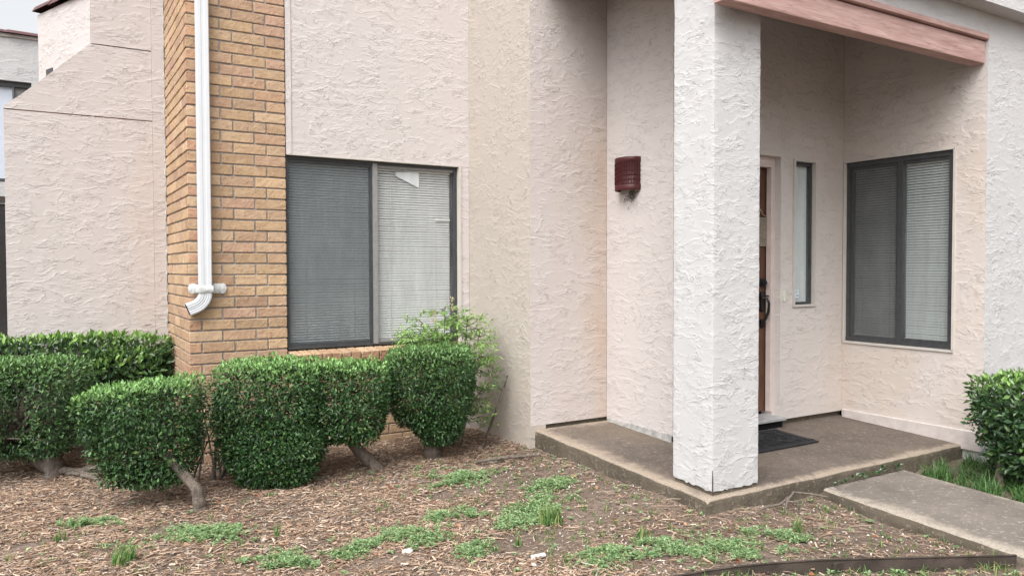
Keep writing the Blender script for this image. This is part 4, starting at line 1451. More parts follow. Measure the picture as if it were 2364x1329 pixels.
# B: centre, big double mass reaching the ground in front
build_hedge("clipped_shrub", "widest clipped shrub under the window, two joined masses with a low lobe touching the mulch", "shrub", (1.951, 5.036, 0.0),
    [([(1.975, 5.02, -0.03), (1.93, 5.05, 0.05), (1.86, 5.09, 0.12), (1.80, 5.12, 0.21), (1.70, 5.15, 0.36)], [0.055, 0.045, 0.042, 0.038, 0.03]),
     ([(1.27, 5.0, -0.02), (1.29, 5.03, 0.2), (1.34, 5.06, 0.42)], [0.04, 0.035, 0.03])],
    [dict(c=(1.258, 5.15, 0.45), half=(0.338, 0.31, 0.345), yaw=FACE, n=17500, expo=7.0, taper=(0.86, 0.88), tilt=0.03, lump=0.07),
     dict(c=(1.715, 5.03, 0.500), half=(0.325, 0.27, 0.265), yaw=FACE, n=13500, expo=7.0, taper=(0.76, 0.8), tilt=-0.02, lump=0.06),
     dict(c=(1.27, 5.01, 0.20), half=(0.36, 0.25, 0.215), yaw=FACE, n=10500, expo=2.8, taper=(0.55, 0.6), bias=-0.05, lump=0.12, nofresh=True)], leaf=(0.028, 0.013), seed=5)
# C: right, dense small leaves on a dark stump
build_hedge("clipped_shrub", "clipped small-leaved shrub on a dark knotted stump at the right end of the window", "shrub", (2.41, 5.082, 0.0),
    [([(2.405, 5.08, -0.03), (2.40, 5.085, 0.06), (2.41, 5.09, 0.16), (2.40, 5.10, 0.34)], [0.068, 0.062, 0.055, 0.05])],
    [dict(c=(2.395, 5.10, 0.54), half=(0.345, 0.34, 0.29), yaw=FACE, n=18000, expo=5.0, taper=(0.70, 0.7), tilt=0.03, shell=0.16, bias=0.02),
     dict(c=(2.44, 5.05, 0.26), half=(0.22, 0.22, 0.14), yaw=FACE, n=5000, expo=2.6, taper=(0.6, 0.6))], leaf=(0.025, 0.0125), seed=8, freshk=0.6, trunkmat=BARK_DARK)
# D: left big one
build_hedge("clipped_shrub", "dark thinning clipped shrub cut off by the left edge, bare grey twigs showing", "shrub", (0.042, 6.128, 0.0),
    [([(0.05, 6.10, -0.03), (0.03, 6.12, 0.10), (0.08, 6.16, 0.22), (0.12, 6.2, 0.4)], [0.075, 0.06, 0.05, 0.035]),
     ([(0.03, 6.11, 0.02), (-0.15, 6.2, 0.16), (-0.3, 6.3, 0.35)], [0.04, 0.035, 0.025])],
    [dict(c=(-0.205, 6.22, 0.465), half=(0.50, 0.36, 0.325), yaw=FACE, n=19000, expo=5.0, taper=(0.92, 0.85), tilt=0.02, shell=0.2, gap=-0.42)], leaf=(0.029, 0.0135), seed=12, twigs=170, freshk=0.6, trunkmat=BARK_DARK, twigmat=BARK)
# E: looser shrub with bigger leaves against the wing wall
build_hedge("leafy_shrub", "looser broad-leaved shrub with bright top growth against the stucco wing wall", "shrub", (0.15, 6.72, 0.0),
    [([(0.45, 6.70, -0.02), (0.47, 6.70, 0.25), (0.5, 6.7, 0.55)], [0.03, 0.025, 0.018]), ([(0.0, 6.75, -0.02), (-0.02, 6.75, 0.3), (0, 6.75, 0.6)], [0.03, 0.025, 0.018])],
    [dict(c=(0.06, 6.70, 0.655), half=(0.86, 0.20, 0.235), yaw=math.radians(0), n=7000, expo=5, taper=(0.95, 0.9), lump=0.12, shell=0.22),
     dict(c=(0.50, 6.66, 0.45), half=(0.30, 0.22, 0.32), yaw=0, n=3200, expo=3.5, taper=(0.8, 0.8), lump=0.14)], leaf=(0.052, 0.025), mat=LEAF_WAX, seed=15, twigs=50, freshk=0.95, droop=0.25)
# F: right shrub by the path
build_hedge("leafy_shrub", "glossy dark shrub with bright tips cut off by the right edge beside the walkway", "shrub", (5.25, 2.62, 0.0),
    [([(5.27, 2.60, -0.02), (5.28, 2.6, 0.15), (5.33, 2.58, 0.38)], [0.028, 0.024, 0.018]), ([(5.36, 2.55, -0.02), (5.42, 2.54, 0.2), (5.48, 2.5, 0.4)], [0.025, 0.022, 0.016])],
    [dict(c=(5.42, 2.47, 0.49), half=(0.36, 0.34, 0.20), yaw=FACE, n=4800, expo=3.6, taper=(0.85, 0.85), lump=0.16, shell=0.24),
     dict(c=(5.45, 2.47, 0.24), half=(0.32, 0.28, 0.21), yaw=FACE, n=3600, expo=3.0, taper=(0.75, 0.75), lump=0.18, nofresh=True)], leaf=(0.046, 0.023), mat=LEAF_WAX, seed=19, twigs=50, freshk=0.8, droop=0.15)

# nandina behind shrub C: airy compound leaves on canes
def build_nandina():
    rg = np.random.default_rng(31)
    H = thing("bamboo_shrub", "airy light green feathery shrub rising behind the clipped shrub at the window corner", "shrub", (2.66, 5.36, 0.0))
    canes = MB()
    P, T, N, LW, FR = [], [], [], [], []
    heads = [((2.62, 5.36), (2.55, 5.30), 0.96), ((2.66, 5.38), (2.72, 5.26), 1.02), ((2.70, 5.34), (2.86, 5.18), 0.92), ((2.60, 5.40), (2.38, 5.42), 0.90), ((2.68, 5.40), (2.64, 5.34), 1.10),
             ((2.72, 5.36), (2.86, 5.22), 0.70), ((2.74, 5.30), (2.86, 5.12), 0.50), ((2.6, 5.42), (2.46, 5.36), 0.98), ((2.7, 5.36), (2.80, 5.28), 1.0)]
    for (b0, h0, z) in heads:
        s = Vector((b0[0], b0[1], -0.02)); e = Vector((h0[0], h0[1], z))
        mid = s.lerp(e, 0.55) + Vector((rg.normal() * .02, rg.normal() * .02, 0.06))
        canes.tube([s, s.lerp(mid, .5), mid, e], [0.008, 0.007, 0.006, 0.003], 5)
        nfr = 15
        for k in range(nfr):
            f = 0.62 + 0.38 * k / (nfr - 1) if z > 0.8 else 0.45 + 0.55 * k / (nfr - 1)
            o = s.lerp(e, f)
            az = rg.uniform(0, 6.28); L = rg.uniform(0.10, 0.20)
            d = Vector((math.cos(az), math.sin(az), rg.uniform(-0.05, 0.45)))
            tip = o + d * L + Vector((0, 0, -0.03))
            canes.tube([o, o.lerp(tip, .5) + Vector((0, 0, 0.02)), tip], [0.003, 0.002, 0.0012], 4, cap=False)
            for q in range(7):
                a = o.lerp(tip, 0.25 + 0.12 * q)
                for sgn in (-1, 1):
                    side = d.cross(Vector((0, 0, 1))).normalized() * sgn
                    sub = (side * 0.8 + d * 0.5 + Vector((0, 0, rg.normal() * 0.2))).normalized()
                    for w in range(3):
                        pos = a + sub * (0.018 + 0.022 * w)
                        td = (sub + Vector(rg.normal(size=3).tolist()) * 0.5 + Vector((0, 0, -0.1)))
                        P.append(pos[:]); T.append(td[:]); N.append((rg.normal() * .35, rg.normal() * .35, 1))
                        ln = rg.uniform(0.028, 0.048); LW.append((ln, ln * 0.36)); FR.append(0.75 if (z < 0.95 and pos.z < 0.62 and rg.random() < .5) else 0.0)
    P, T, N, LW = map(lambda a: np.array(a, dtype=float), (P, T, N, LW))
    N /= np.linalg.norm(N, axis=1, keepdims=True)
    V, Q = leaf_cloud(P, T, N, LW, 0.10, 0.12)
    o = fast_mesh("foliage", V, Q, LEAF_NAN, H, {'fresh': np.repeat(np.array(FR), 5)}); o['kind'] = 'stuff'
    canes.build("cane", BARK_DARK, H)
    m = MB()
    for (x, y, z) in ((2.53, 5.30, 1.03), (2.68, 5.30, 1.12)):
        for k in range(24):
            p = Vector((x + rg.normal() * .010, y + rg.normal() * .010, z + rg.uniform(-0.05, .05)))
            m.tube([p, p + Vector((rg.normal() * .006, rg.normal() * .006, .012))], [0.004, 0.002], 4)
    o = m.build("flower_spike", simple("cream_flower_bud", (0.45, 0.38, 0.22), 0.8, 0.2, var=0.3, scale=80), H); o['kind'] = 'stuff'
build_nandina()
# lone bare stem leaning on the beige wall
st = thing("bare_stem", "single bare brown stem leaning against the beige stucco wall", "stem", (2.86, 5.1, 0.02))
m = MB(); m.tube([(2.84, 5.12, 0.0), (2.90, 5.12, 0.16), (2.98, 5.13, 0.33), (3.06, 5.15, 0.48), (3.085, 5.15, 0.56)], [0.011, 0.010, 0.009, 0.008, 0.006], 7); m.build("stem", BARK_DARK, st, True)

# thin leggy stems between shrubs A and B
ts = thing("leggy_shrub", "thin twiggy stems with sparse leaves in the gap between two clipped shrubs", "shrub", (0.98, 5.4, 0.0))
rgl = np.random.default_rng(44)
m = MB(); P, T, N, LW = [], [], [], []
for k in range(9):
    s = Vector((0.95 + rgl.normal() * .05, 5.42 + rgl.normal() * .04, -0.02)); e = Vector((0.98 + rgl.normal() * .12, 5.42 + rgl.normal() * .08, rgl.uniform(0.35, 0.72)))
    md = s.lerp(e, .5) + Vector((rgl.normal() * .03, rgl.normal() * .03, 0))
    m.tube([s, md, e], [0.016 if k < 3 else 0.008, 0.010 if k < 3 else 0.006, 0.003], 6)
    for q in range(85):
        f = rgl.uniform(0.25, 1.0); a = md.lerp(e, f)
        P.append((a + Vector(rgl.normal(size=3).tolist()) * .045)[:]); T.append(rgl.normal(size=3)); N.append((0, -.4, 1)); LW.append((0.026, 0.012))
m.build("stems", BARK_DARK, ts, True)
V, Q = leaf_cloud(np.array(P), np.array(T), np.array(N, dtype=float), np.array(LW)); o = fast_mesh("foliage", V, Q, LEAF, ts, {'fresh': np.zeros(len(V))}); o['kind'] = 'stuff'

# ------------------------------------------------------------------ mulch, straw, pebbles
EDGE = [(1.75, 2.56), (2.282, 2.50), (2.486, 2.471), (2.659, 2.429), (2.863, 2.357), (3.068, 2.28), (3.354, 2.142), (3.628, 1.992), (3.89, 1.844)]
def edge_y(x):
    return np.interp(x, [p[0] for p in EDGE], [p[1] for p in EDGE])
SOILSPOT = [(2.18, 4.27, 0.30, 0.10), (2.12, 3.25, 0.32, 0.20), (2.85, 3.95, 0.30, 0.45), (2.65, 3.55, 0.25, 0.25), (3.0, 3.5, 0.3, 0.3), (3.3, 2.75, 0.20, 0.14), (3.75, 2.45, 0.25, 0.25), (1.4, 3.45, 0.22, 0.08), (0.55, 4.5, 0.22, 0.10), (0.0, 4.55, 0.25, 0.1), (2.55, 4.3, 0.25, 0.25)]
def in_bed(x, y):
    near = y > (4.2 - 0.617 * (x + 0.19)) - 0.75
    ok = near & ((y < 5.84) | ((x < 0.86) & (y < 6.9))) & (x > -1.3)
    ok &= ~((x > 3.15) & (y > 3.08))
    xl = 4.085 - 0.125 * (3.04 - y)
    ok &= ~((x > xl - 0.02) & (y < 3.06))
    return ok & (x < 4.3)

def scatter(n, x0, x1, y0, y1, dens, rg):
    x = rg.uniform(x0, x1, n); y = rg.uniform(y0, y1, n)
    k = in_bed(x, y) & (rg.random(n) < dens(x, y))
    return x[k], y[k]

def chip_density(x, y):
    d = 1.0 - 0.78 * np.clip((x - 1.9) / 0.7, 0, 1) * (y < 4.9)
    for (cx, cy, rx, ry) in SOILSPOT:
        q = ((x - cx) / rx) ** 2 + ((y - cy) / ry) ** 2
        d = d * np.clip(0.12 + 0.88 * np.clip((q - 0.5) / 0.7, 0, 1), 0, 1)
    nz = np.sin(x * 3.7 + 1.3 * np.sin(y * 2.9)) * np.sin(y * 4.3 + x)
    nz2 = np.sin(x * 8.1 + 2.0 * np.sin(y * 5.2)) * np.sin(y * 9.7 + 1.7 * x)
    d = d * (0.45 + 0.55 * np.clip(nz * 1.5 + 0.5 + 0.5 * nz2, 0, 1))
    d = np.where(y < edge_y(x), d * 0.5, d)
    return np.clip(d, 0.05, 1)

def build_chips():
    rg = np.random.default_rng(61)
    x, y = scatter(340000, -1.3, 4.3, 1.2, 6.9, lambda a, b: chip_density(a, b), rg)
    n = len(x)
    L = rg.lognormal(math.log(0.022), 0.52, n).clip(0.006, 0.07)
    W = rg.uniform(0.0032, 0.0088, n) * np.clip(L / 0.03, 0.5, 1.3)
    az = rg.normal(0.15, 0.75, n) + np.where(rg.random(n) < 0.25, 1.4, 0)
    pit = rg.normal(0, 0.10, n); rol = rg.normal(0, 0.25, n)
    z = gz(x, y) + 0.004 + np.abs(rg.normal(0, 0.007, n))
    T = np.stack([np.cos(az) * np.cos(pit), np.sin(az) * np.cos(pit), np.sin(pit)], 1)
    S0 = np.stack([-np.sin(az), np.cos(az), np.zeros(n)], 1)
    U0 = np.cross(T, S0)
    S = S0 * np.cos(rol)[:, None] + U0 * np.sin(rol)[:, None]
    U = np.cross(T, S)
    P = np.stack([x, y, z], 1)
    hl, hw = (L / 2)[:, None], (W / 2)[:, None]
    hh = (W * 0.20)[:, None]
    sk = rg.uniform(-0.3, 0.3, (n, 1)) * hw
    V = np.empty((n, 6, 3), dtype=np.float32)
    V[:, 0] = P - T * hl - S * hw; V[:, 1] = P - T * hl * 0.9 + U * hh + S * sk; V[:, 2] = P - T * hl + S * hw * 0.7
    V[:, 3] = P + T * hl - S * hw * 0.6; V[:, 4] = P + T * hl * 1.05 + U * hh * 0.6 + S * sk; V[:, 5] = P + T * hl * 0.92 + S * hw
    b = (np.arange(n) * 6)[:, None]
    Q = np.concatenate([b + np.array([[0, 1, 4, 3]]), b + np.array([[1, 2, 5, 4]])], 0)
    o = fast_mesh("wood_chip_mulch", V.reshape(-1, 3), Q, CHIP)
    o['kind'] = 'stuff'; o['label'] = 'tan wood chip mulch scattered over the planting bed'
    return n
NCHIP = build_chips()

def build_litter():
    """crumbs of bark, leaf and grit that cover the soil everywhere"""
    rg = np.random.default_rng(66)
    x, y = scatter(150000, -1.2, 4.3, 1.2, 6.0, lambda a, b: np.clip(0.25 + 0.5 * np.sin(a * 6 + 2 * np.sin(b * 4)) * np.sin(b * 7.3), 0.10, 0.7), rg)
    n = len(x)
    L = rg.lognormal(math.log(0.009), 0.45, n).clip(0.004, 0.024)
    W = L * rg.uniform(0.25, 0.7, n)
    az = rg.uniform(0, 6.28, n); pit = rg.normal(0, 0.25, n)
    T = np.stack([np.cos(az) * np.cos(pit), np.sin(az) * np.cos(pit), np.sin(pit)], 1)
    S = np.stack([-np.sin(az), np.cos(az), rg.normal(0, 0.25, n)], 1)
    P = np.stack([x, y, gz(x, y) + 0.005 + np.abs(rg.normal(0, 0.004, n))], 1)
    hl, hw = (L / 2)[:, None], (W / 2)[:, None]
    V = np.empty((n, 4, 3), dtype=np.float32)
    V[:, 0] = P - T * hl; V[:, 1] = P - S * hw + T * hl * rg.uniform(-.4, .4, (n, 1)); V[:, 2] = P + T * hl; V[:, 3] = P + S * hw + np.array([0, 0, 0.0015])
    b = (np.arange(n) * 4)[:, None]
    o = fast_mesh("leaf_litter", V.reshape(-1, 3), b + np.array([[0, 1, 2, 3]]), LITTER)
    o['kind'] = 'stuff'; o['label'] = 'fine crumbly litter of bark and leaf bits over the soil'
build_litter()

def build_straw():
    rg = np.random.default_rng(71)
    def dens(x, y):
        d = 0.08 + 0.16 * np.clip((x - 2.0) / 0.8, 0, 1)
        d = d + 0.55 * np.exp(-(((x - 3.25) / 0.45) ** 2 + ((y - 2.85) / 0.28) ** 2)) + 0.7 * np.exp(-(((x - 3.05) / 0.25) ** 2 + ((y - 3.3) / 0.3) ** 2))
        return np.clip(d, 0, 1)
    x, y = scatter(22000, -1.0, 4.2, 1.4, 5.4, dens, rg)
    n = len(x)
    L = rg.lognormal(math.log(0.06), 0.5, n).clip(0.02, 0.22)
    az = rg.uniform(0, math.pi, n); bend = rg.normal(0, 0.25, n); r = rg.uniform(0.0007, 0.0018, n)
    z0 = gz(x, y) + 0.008 + np.abs(rg.normal(0, 0.008, n))
    V = np.empty((n, 9, 3), dtype=np.float32)
    for j, s in enumerate((-0.5, 0, 0.5)):
        a = az + bend * s * 2
        cx = x + np.cos(az) * L * s - np.sin(az) * L * bend * (s * s) * 0.8
        cy = y + np.sin(az) * L * s + np.cos(az) * L * bend * (s * s) * 0.8
        cz = z0 + (0.006 if j == 1 else 0) * rg.random(n)
        for q in range(3):
            t = 2.094 * q
            V[:, j * 3 + q] = np.stack([cx - np.sin(a) * r * math.cos(t), cy + np.cos(a) * r * math.cos(t), cz + r * math.sin(t)], 1)
    b = (np.arange(n) * 9)[:, None]
    Q = []
    for j in range(2):
        for q in range(3):
            q2 = (q + 1) % 3
            Q.append(b + np.array([[j * 3 + q, j * 3 + q2, (j + 1) * 3 + q2, (j + 1) * 3 + q]]))
    o = fast_mesh("dry_straw", V.reshape(-1, 3), np.concatenate(Q, 0), STRAW)
    o['kind'] = 'stuff'; o['label'] = 'dry grass stalks and twigs littering the soil near the slab corner'
build_straw()

def build_deadleaves():
    rg = np.random.default_rng(81)
    x, y = scatter(420, -0.8, 4.1, 1.6, 5.6, lambda a, b: np.full(a.shape, 0.5), rg)
    n = len(x)
    P = np.stack([x, y, gz(x, y) + 0.014], 1)
    az = rg.uniform(0, 6.28, n)
    T = np.stack([np.cos(az), np.sin(az), rg.normal(0, .2, n)], 1)
    N = np.stack([rg.normal(0, .35, n), rg.normal(0, .35, n), np.ones(n)], 1); N /= np.linalg.norm(N, axis=1, keepdims=True)
    s = rg.uniform(0.018, 0.045, n)
    V, Q = leaf_cloud(P, T, N, np.stack([s, s * 0.5], 1), 0.25, 0.15)
    o = fast_mesh("fallen_leaves", V, Q, DEADLEAF); o['kind'] = 'stuff'; o['label'] = 'scattered fallen red and brown leaves'
build_deadleaves()

def blob_mesh(name, c, r, mat, label=None, cat=None, group=None, seed=0, parent=None):
    rg = random.Random(seed)
    me = bpy.data.meshes.new(name)
    import bmesh
    bm = bmesh.new()
    bmesh.ops.create_icosphere(bm, subdivisions=2, radius=1.0)
    ks = [(rg.gauss(0, 1.6), rg.gauss(0, 1.6), rg.gauss(0, 1.6), rg.random() * 6) for _ in range(5)]
    for v in bm.verts:
        d = 1 + 0.13 * sum(math.sin(v.co.x * k[0] + v.co.y * k[1] + v.co.z * k[2] + k[3]) for k in ks) / 2
        v.co = Vector((v.co.x * r[0] * d, v.co.y * r[1] * d, v.co.z * r[2] * d))
    bm.to_mesh(me); bm.free()
    me.materials.append(mat)
    o = bpy.data.objects.new(name, me)
    COL.objects.link(o)
    o.location = c
    o.rotation_euler = (0, 0, rg.random() * 3)
    if label:
        o['label'] = label; o['category'] = cat
    if group: o['group'] = group
    return o
GS = "pale stones lying in the bed"
for k, (x, y, r, lab) in enumerate([(1.51, 3.49, (0.036, 0.022, 0.014), "cream rock lying at the near edge of a green weed patch in mid bed"), (2.75, 4.83, (0.05, 0.028, 0.012), "flat grey stone in the soil between the dark stump and the slab"),
        (0.955, 4.05, (0.02, 0.014, 0.010), "small dark round stone below a lone grass sprout in the mulch"), (1.95, 3.02, (0.018, 0.012, 0.010), "small white pebble near the bottom edge of the bed"), (1.66, 4.55, (0.014, 0.012, 0.010), "tiny white pebble on the mulch in front of the widest shrub")]):
    blob_mesh("stone", (x, y, GZ(x, y) + r[2] * 0.5), r, PEBBLE, lab, "stone", GS, seed=k + 3)
m = MB()
x, y = 2.02, 3.085
m.box(x - 0.038, x + 0.038, y - 0.012, y + 0.014, GZ(x, y) + 0.004, GZ(x, y) + 0.018, ch=0.003)
o = m.build("broken_slate", simple("pale_shard", (0.55, 0.54, 0.52), 0.7, 0.2), None); o['label'] = 'flat white shard lying on bare soil left of the pillar foot'; o['category'] = 'shard'
rg = np.random.default_rng(91)
x, y = scatter(1500, 1.5, 4.0, 1.7, 4.9, lambda a, b: np.clip((a - 1.6) / 1.2, 0.05, .6), rg)
import itertools
PV, PQ = [], []
octv = np.array([(1, 0, 0), (-1, 0, 0), (0, 1, 0), (0, -1, 0), (0, 0, 1), (0, 0, -1)], dtype=float)
octf = np.array([(0, 2, 4), (2, 1, 4), (1, 3, 4), (3, 0, 4), (2, 0, 5), (1, 2, 5), (3, 1, 5), (0, 3, 5)])
for k in range(len(x)):
    s = rg.uniform(0.003, 0.008)
    PV.append(octv * s * rg.uniform(0.6, 1.3, (1, 3)) * (1 + 0.2 * rg.normal(size=(6, 1))) + np.array([x[k], y[k], GZ(x[k], y[k]) + 0.006])); PQ.append(octf + 6 * k)
o = fast_mesh("gravel", np.concatenate(PV), np.concatenate(PQ), PEBBLE, smooth=True); o['kind'] = 'stuff'; o['label'] = 'fine pale grit in the soil near the slab'

# ------------------------------------------------------------------ weeds and grass
def sprig_patch(cx, cy, rx, ry, n, rg, h=0.055, leaf=(0.020, 0.006), ang=0.0):
    """feathery low weed: upright sprigs carrying rows of tiny leaflets"""
    P, T, N, LW = [], [], [], []
    for k in range(n):
        if k % 14 == 0:
            kx, ky = rg.normal(0, 0.72), rg.normal(0, 0.72)
        gx, gy = kx + rg.normal(0, 0.30), ky + rg.normal(0, 0.30)
        r = min(1.2, math.hypot(gx, gy))
        lx, ly = gx * rx, gy * ry * 1.25
        x = cx + lx * math.cos(ang) - ly * math.sin(ang); y = cy + lx * math.sin(ang) + ly * math.cos(ang)
        z = GZ(x, y) + 0.004
        hh = h * rg.uniform(0.25, 1.1) * (1.1 - 0.5 * r)
        lean = np.array([rg.normal() * .5, rg.normal() * .5, 1.0]); lean /= np.linalg.norm(lean)
        for q in range(5):
            p = np.array([x, y, z]) + lean * hh * (0.3 + 0.17 * q)
            for w in range(3):
                az = rg.uniform(0, 6.28)
                P.append(p); T.append((math.cos(az), math.sin(az), rg.uniform(-.1, .9))); N.append((rg.normal() * .5, rg.normal() * .5, 1)); LW.append((leaf[0] * rg.uniform(.6, 1.3), leaf[1] * rg.uniform(.7, 1.3)))
    return np.array(P), np.array(T), np.array(N, dtype=float), np.array(LW)

def blades(cx, cy, n, rg, r=0.03, h=0.08, w=0.004, spread=0.6):
    """arched grass blades, 3 segments each"""
    V = np.empty((n, 8, 3), dtype=np.float32)
    a = rg.uniform(0, 6.28, n); rad = r * np.sqrt(rg.random(n))
    bx, by = cx + rad * np.cos(a), cy + rad * np.sin(a)
    bz = gz(bx, by)
    az = rg.uniform(0, 6.28, n); sp = rg.uniform(0.15, 1.0, n) * spread; hh = h * rg.uniform(0.5, 1.2, n)
    for j, f in enumerate((0, 0.35, 0.7, 1.0)):
        out = hh * sp * f ** 1.6; up = hh * (f - 0.35 * sp * f * f * 1.4)
        wd = w * (1 - f * 0.85) * rg.uniform(0.9, 1.1, n)
        px, py, pz = bx + np.cos(az) * out, by + np.sin(az) * out, bz + up
        V[:, j * 2] = np.stack([px - np.sin(az) * wd, py + np.cos(az) * wd, pz], 1); V[:, j * 2 + 1] = np.stack([px + np.sin(az) * wd, py - np.cos(az) * wd, pz], 1)
    b = (np.arange(n) * 8)[:, None]
    Q = np.concatenate([b + np.array([[2 * j, 2 * j + 1, 2 * j + 3, 2 * j + 2]]) for j in range(3)], 0)
    return V.reshape(-1, 3), Q

rgw = np.random.default_rng(101)
GW = "feathery green weed patches in the bed"
# (x, y, rx, ry, sprigs, label)
WEEDS = [
    (2.33, 4.48, 0.17, 0.085, 300, "forked feathery weed patch nearest the dark stump, on bare soil"),
    (2.71, 4.00, 0.12, 0.09, 190, "feathery weed patch on soil about midway along the slab's left edge"),
    (2.45, 3.78, 0.13, 0.10, 210, "ragged weed patch just behind the bushy grass tuft"),
    (2.24, 3.60, 0.10, 0.075, 170, "small feathery weed patch left of the bushy grass tuft"),
    (1.95, 3.86, 0.12, 0.06, 150, "feathery weed patch in mulch behind the one with the cream rock"),
    (1.56, 3.66, 0.15, 0.075, 250, "largest central weed patch with the cream rock on its near edge"),
    (1.35, 3.66, 0.09, 0.05, 110, "thin weed strip left of the largest central patch"),
    (0.72, 4.22, 0.20, 0.085, 330, "broad feathery weed mat below the leaning trunk in the left mulch"),
    (1.03, 3.63, 0.14, 0.06, 190, "weed patch at the bottom edge left of centre"),
    (1.78, 3.33, 0.10, 0.05, 110, "small weed patch at the bottom edge beside the bare soil"),
    (2.27, 2.90, 0.13, 0.07, 200, "weed patch at the left end of the steel edging strip"),
    (2.60, 2.88, 0.12, 0.06, 150, "yellow-green weed patch behind the middle of the steel edging"),
    (2.82, 2.70, 0.15, 0.07, 230, "dense weed patch in front of the pillar, behind the steel edging"),
    (3.20, 2.68, 0.13, 0.075, 150, "weed patch right of the pillar foot"),
    (2.80, 2.12, 0.16, 0.07, 150, "yellowish weed patch in the lawn strip below the middle of the steel edging"),
    (3.30, 1.90, 0.18, 0.07, 150, "sparse weed patch in the lawn strip below the right end of the steel edging"),
    (0.16, 4.78, 0.12, 0.06, 110, "sparse broad weed cluster in the far left mulch"),
]
for (x, y, rx, ry, n, lab) in WEEDS:
    P, T, N, LW = sprig_patch(x, y, rx, ry, n, rgw, ang=rgw.uniform(-.5, .3))
    N /= np.linalg.norm(N, axis=1, keepdims=True)
    V, Q = leaf_cloud(P, T, N, LW, 0.1, 0.1)
    o = fast_mesh("weed_patch", V, Q, WEED)
    o['label'] = lab; o['category'] = 'weeds'; o['group'] = GW
GT = "grass tufts sprouting in the bed"
for (x, y, n, r, h, lab) in [(2.37, 3.50, 170, 0.07, 0.10, "bushy bluish grass tuft on soil left of the pillar"), (0.30, 4.02, 120, 0.06, 0.09, "bright grass tuft cut by the bottom edge at far left"), (1.02, 4.05, 16, 0.012, 0.10, "lone pale grass sprout standing in the mulch"),
                             (2.02, 3.27, 22, 0.015, 0.06, "tiny grass sprout in the bare soil patch"), (3.42, 2.70, 26, 0.03, 0.10, "upright grass tuft between pillar and walkway"), (0.05, 4.55, 26, 0.03, 0.07, "short grass tuft at the left border of the mulch"), (2.62, 3.02, 40, 0.04, 0.08, "thin grass tuft behind the yellow-green weed patch")]:
    V, Q = blades(x, y, n, rgw, r, h)
    o = fast_mesh("grass_tuft", V, Q, GRASSM); o['label'] = lab; o['category'] = 'grass tuft'; o['group'] = GT

def many_tufts():
    rg = np.random.default_rng(111)
    VV, QQ, off = [], [], 0
    x, y = scatter(4600, -0.8, 4.1, 1.3, 5.0, lambda a, b: np.where(b < edge_y(a), 1.0, 0.10 + 0.12 * (a > 2.0)), rg)
    for k in range(len(x)):
        lawn = y[k] < edge_y(x[k])
        V, Q = blades(x[k], y[k], rg.integers(4, 12), rg, 0.02, 0.05 if lawn else 0.045, 0.0025, 0.9)
        VV.append(V); QQ.append(Q + off); off += len(V)
    o = fast_mesh("grass", np.concatenate(VV), np.concatenate(QQ), GRASSM); o['kind'] = 'stuff'; o['label'] = 'sparse short grass blades through the mulch and lawn edge'
    # small broad-leaved seedlings
    P, T, N, LW = [], [], [], []
    x, y = scatter(2600, -0.6, 4.1, 1.4, 5.2, lambda a, b: 0.07 + 0.16 * (a > 2.1) + 0.25 * (b < edge_y(a)), rg)
    for k in range(len(x)):
        z = GZ(x[k], y[k]) + 0.012
        for q in range(rg.integers(4, 8)):
            az = rg.uniform(0, 6.28); s = rg.uniform(0.015, 0.034)
            P.append((x[k], y[k], z)); T.append((math.cos(az), math.sin(az), rg.uniform(0.05, .6))); N.append((-math.cos(az) * .3, -math.sin(az) * .3, 1)); LW.append((s, s * .5))
    V, Q = leaf_cloud(np.array(P), np.array(T), np.array(N, dtype=float), np.array(LW), .12, .12)
    o = fast_mesh("weed_seedlings", V, Q, WEED); o['kind'] = 'stuff'; o['label'] = 'small broad-leaved weed seedlings dotted over the soil'
many_tufts()

# lily turf between path and right shrub
def build_turf():
    rg = np.random.default_rng(121)
    VV, QQ, off = [], [], 0
    for k in range(130):
        x = rg.uniform(4.93, 5.72); y = rg.uniform(1.6, 3.02)
        if y > 2.45: x = 4.95 + (x - 4.93)
        V, Q = blades(x, y, rg.integers(14, 26), rg, 0.035, 0.125, 0.004, 1.2)
        VV.append(V); QQ.append(Q + off); off += len(V)
    for k in range(260):
        x = rg.uniform(4.93, 5.7); y = rg.uniform(1.2, 3.02)
        V, Q = blades(x, y, 8, rg, 0.03, 0.07, 0.003, 1.0)
        VV.append(V); QQ.append(Q + off); off += len(V)
    o = fast_mesh("grass", np.concatenate(VV), np.concatenate(QQ), LIRIOPE); o['kind'] = 'stuff'; o['label'] = 'arching dark lily turf between the walkway and the right shrub'
build_turf()
# ivy-like sprigs at slab front, by the path
sp = thing("creeping_plant", "small row of dark broad leaves creeping along the slab front by the walkway", "plant", (4.4, 3.06, 0.0))
P, T, N, LW = [], [], [], []
for k in range(60):
    f = rgw.random()
    x = 4.18 + 0.72 * f; z = 0.02 + 0.05 * rgw.random() * (0.4 + f)
    P.append((x, 3.055 - 0.03 * rgw.random(), z + 0.02)); T.append((rgw.normal() * .7, -0.4, rgw.uniform(0, .8))); N.append((rgw.normal() * .3, -.5, 1)); LW.append((0.035 * rgw.uniform(.6, 1.2), 0.019))
V, Q = leaf_cloud(np.array(P), np.array(T), np.array(N, dtype=float), np.array(LW), .15, .1)
o = fast_mesh("foliage", V, Q, LEAF_WAX, sp, {'fresh': np.zeros(len(V))}); o['kind'] = 'stuff'

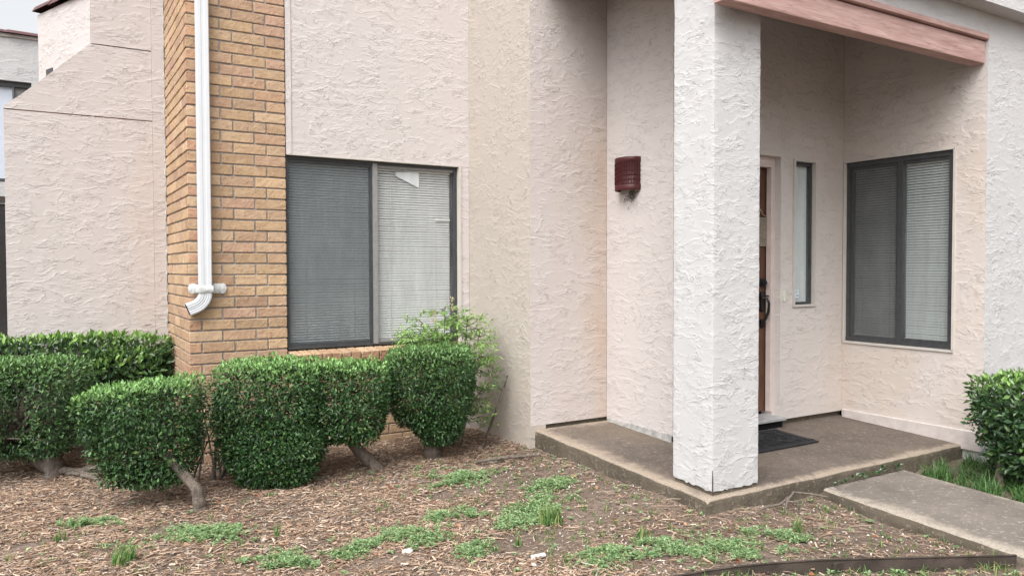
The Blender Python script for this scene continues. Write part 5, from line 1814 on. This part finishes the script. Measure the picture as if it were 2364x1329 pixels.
# surface roots
rt = thing("surface_root", "gnarled grey surface roots snaking over the mulch behind the bare leaning trunk", "root", (0.25, 5.9, 0.03))
rr = np.random.default_rng(131)
for (pts, r0, r1) in [([(0.08, 6.05, .02), (0.20, 5.95, .035), (0.30, 5.90, .05), (0.42, 5.86, .08)], 0.023, 0.02), ([(0.12, 5.98, .02), (0.25, 5.84, .03), (0.36, 5.78, .02), (0.45, 5.72, .035), (0.52, 5.66, .005)], 0.016, 0.009),
                      ([(0.28, 5.90, .03), (0.38, 5.74, .04), (0.40, 5.62, .02), (0.44, 5.52, -.005)], 0.02, 0.012), ([(0.20, 5.86, .02), (0.26, 5.74, .03), (0.30, 5.66, .0)], 0.016, 0.010)]:
    m = MB()
    P = [Vector(p) + Vector((rr.normal(), rr.normal(), 0)) * .006 for p in pts]
    Q2, R2 = [], []
    for i in range(len(P) - 1):
        for q in range(4):
            f = q / 4; Q2.append(P[i].lerp(P[i + 1], f) + Vector((rr.normal(), rr.normal(), rr.normal())) * .004); R2.append((r0 + (r1 - r0) * (i + f) / (len(P) - 1)) * (1 + .1 * rr.normal()))
    Q2.append(P[-1]); R2.append(r1)
    m.tube(Q2, R2, 8); m.build("root", BARK, rt, True)
rt2 = thing("surface_root", "bent pale root twisting out of the soil against the slab front beside the walkway", "root", (3.75, 3.02, 0.0))
for pts in ([(3.60, 2.93, -.02), (3.70, 3.00, .03), (3.80, 3.03, .06), (3.90, 2.99, .045), (3.98, 2.93, .03)], [(3.70, 3.0, .03), (3.74, 2.95, .03), (3.66, 2.88, .0)], [(3.35, 2.98, -.01), (3.5, 3.0, .025), (3.62, 2.98, .03), (3.74, 3.02, .045)]):
    m = MB(); m.tube(pts, [0.0075] * (len(pts) - 1) + [0.004], 7); m.build("root", BARK, rt2, True)
rt3 = thing("surface_root", "thin pale root lying on the soil between the dark stump and the slab", "root", (2.85, 4.7, 0.04))
m = MB(); m.tube([(2.62, 4.80, .02), (2.78, 4.72, .045), (2.92, 4.66, .05), (3.05, 4.63, .05)], [0.012, 0.014, 0.012, 0.006], 7); m.build("root", BARK, rt3, True)

# ------------------------------------------------------------------ steel edging strip
ed = thing("steel_edging", "rusty dark steel lawn edging strip curving across the lower right", "edging", (2.8, 2.38, 0.0))
m = MB()
pts = []
for i in range(61):
    x = 1.75 + (3.90 - 1.75) * i / 60
    pts.append((x, float(edge_y(x)) + 0.004 * math.sin(x * 7)))
for (x, y) in pts:
    zt = 0.046 + 0.003 * math.sin(x * 3.0) + 0.006 * max(0, (3.0 - x))
    for (dy, z) in ((-0.003, -0.06), (-0.003, zt - 0.008), (-0.007, zt), (0.006, zt + 0.001), (0.004, zt - 0.01), (0.003, -0.06)):
        m.V.append((x + dy * 0.35, y + dy, z))
for i in range(60):
    for q in range(5):
        m.F.append((i * 6 + q, (i + 1) * 6 + q, (i + 1) * 6 + q + 1, i * 6 + q + 1)); m.I.append(0)
m.F.append(tuple(range(6))); m.I.append(0); m.F.append(tuple(range(60 * 6 + 5, 60 * 6 - 1, -1))); m.I.append(0)
m.build("strip", RUST, ed)
m = MB(); m.box(3.10, 3.16, 2.235, 2.255, 0.0, 0.035, ch=0.003); m.build("stake_clip", RUST, ed)
print("chips", NCHIP)
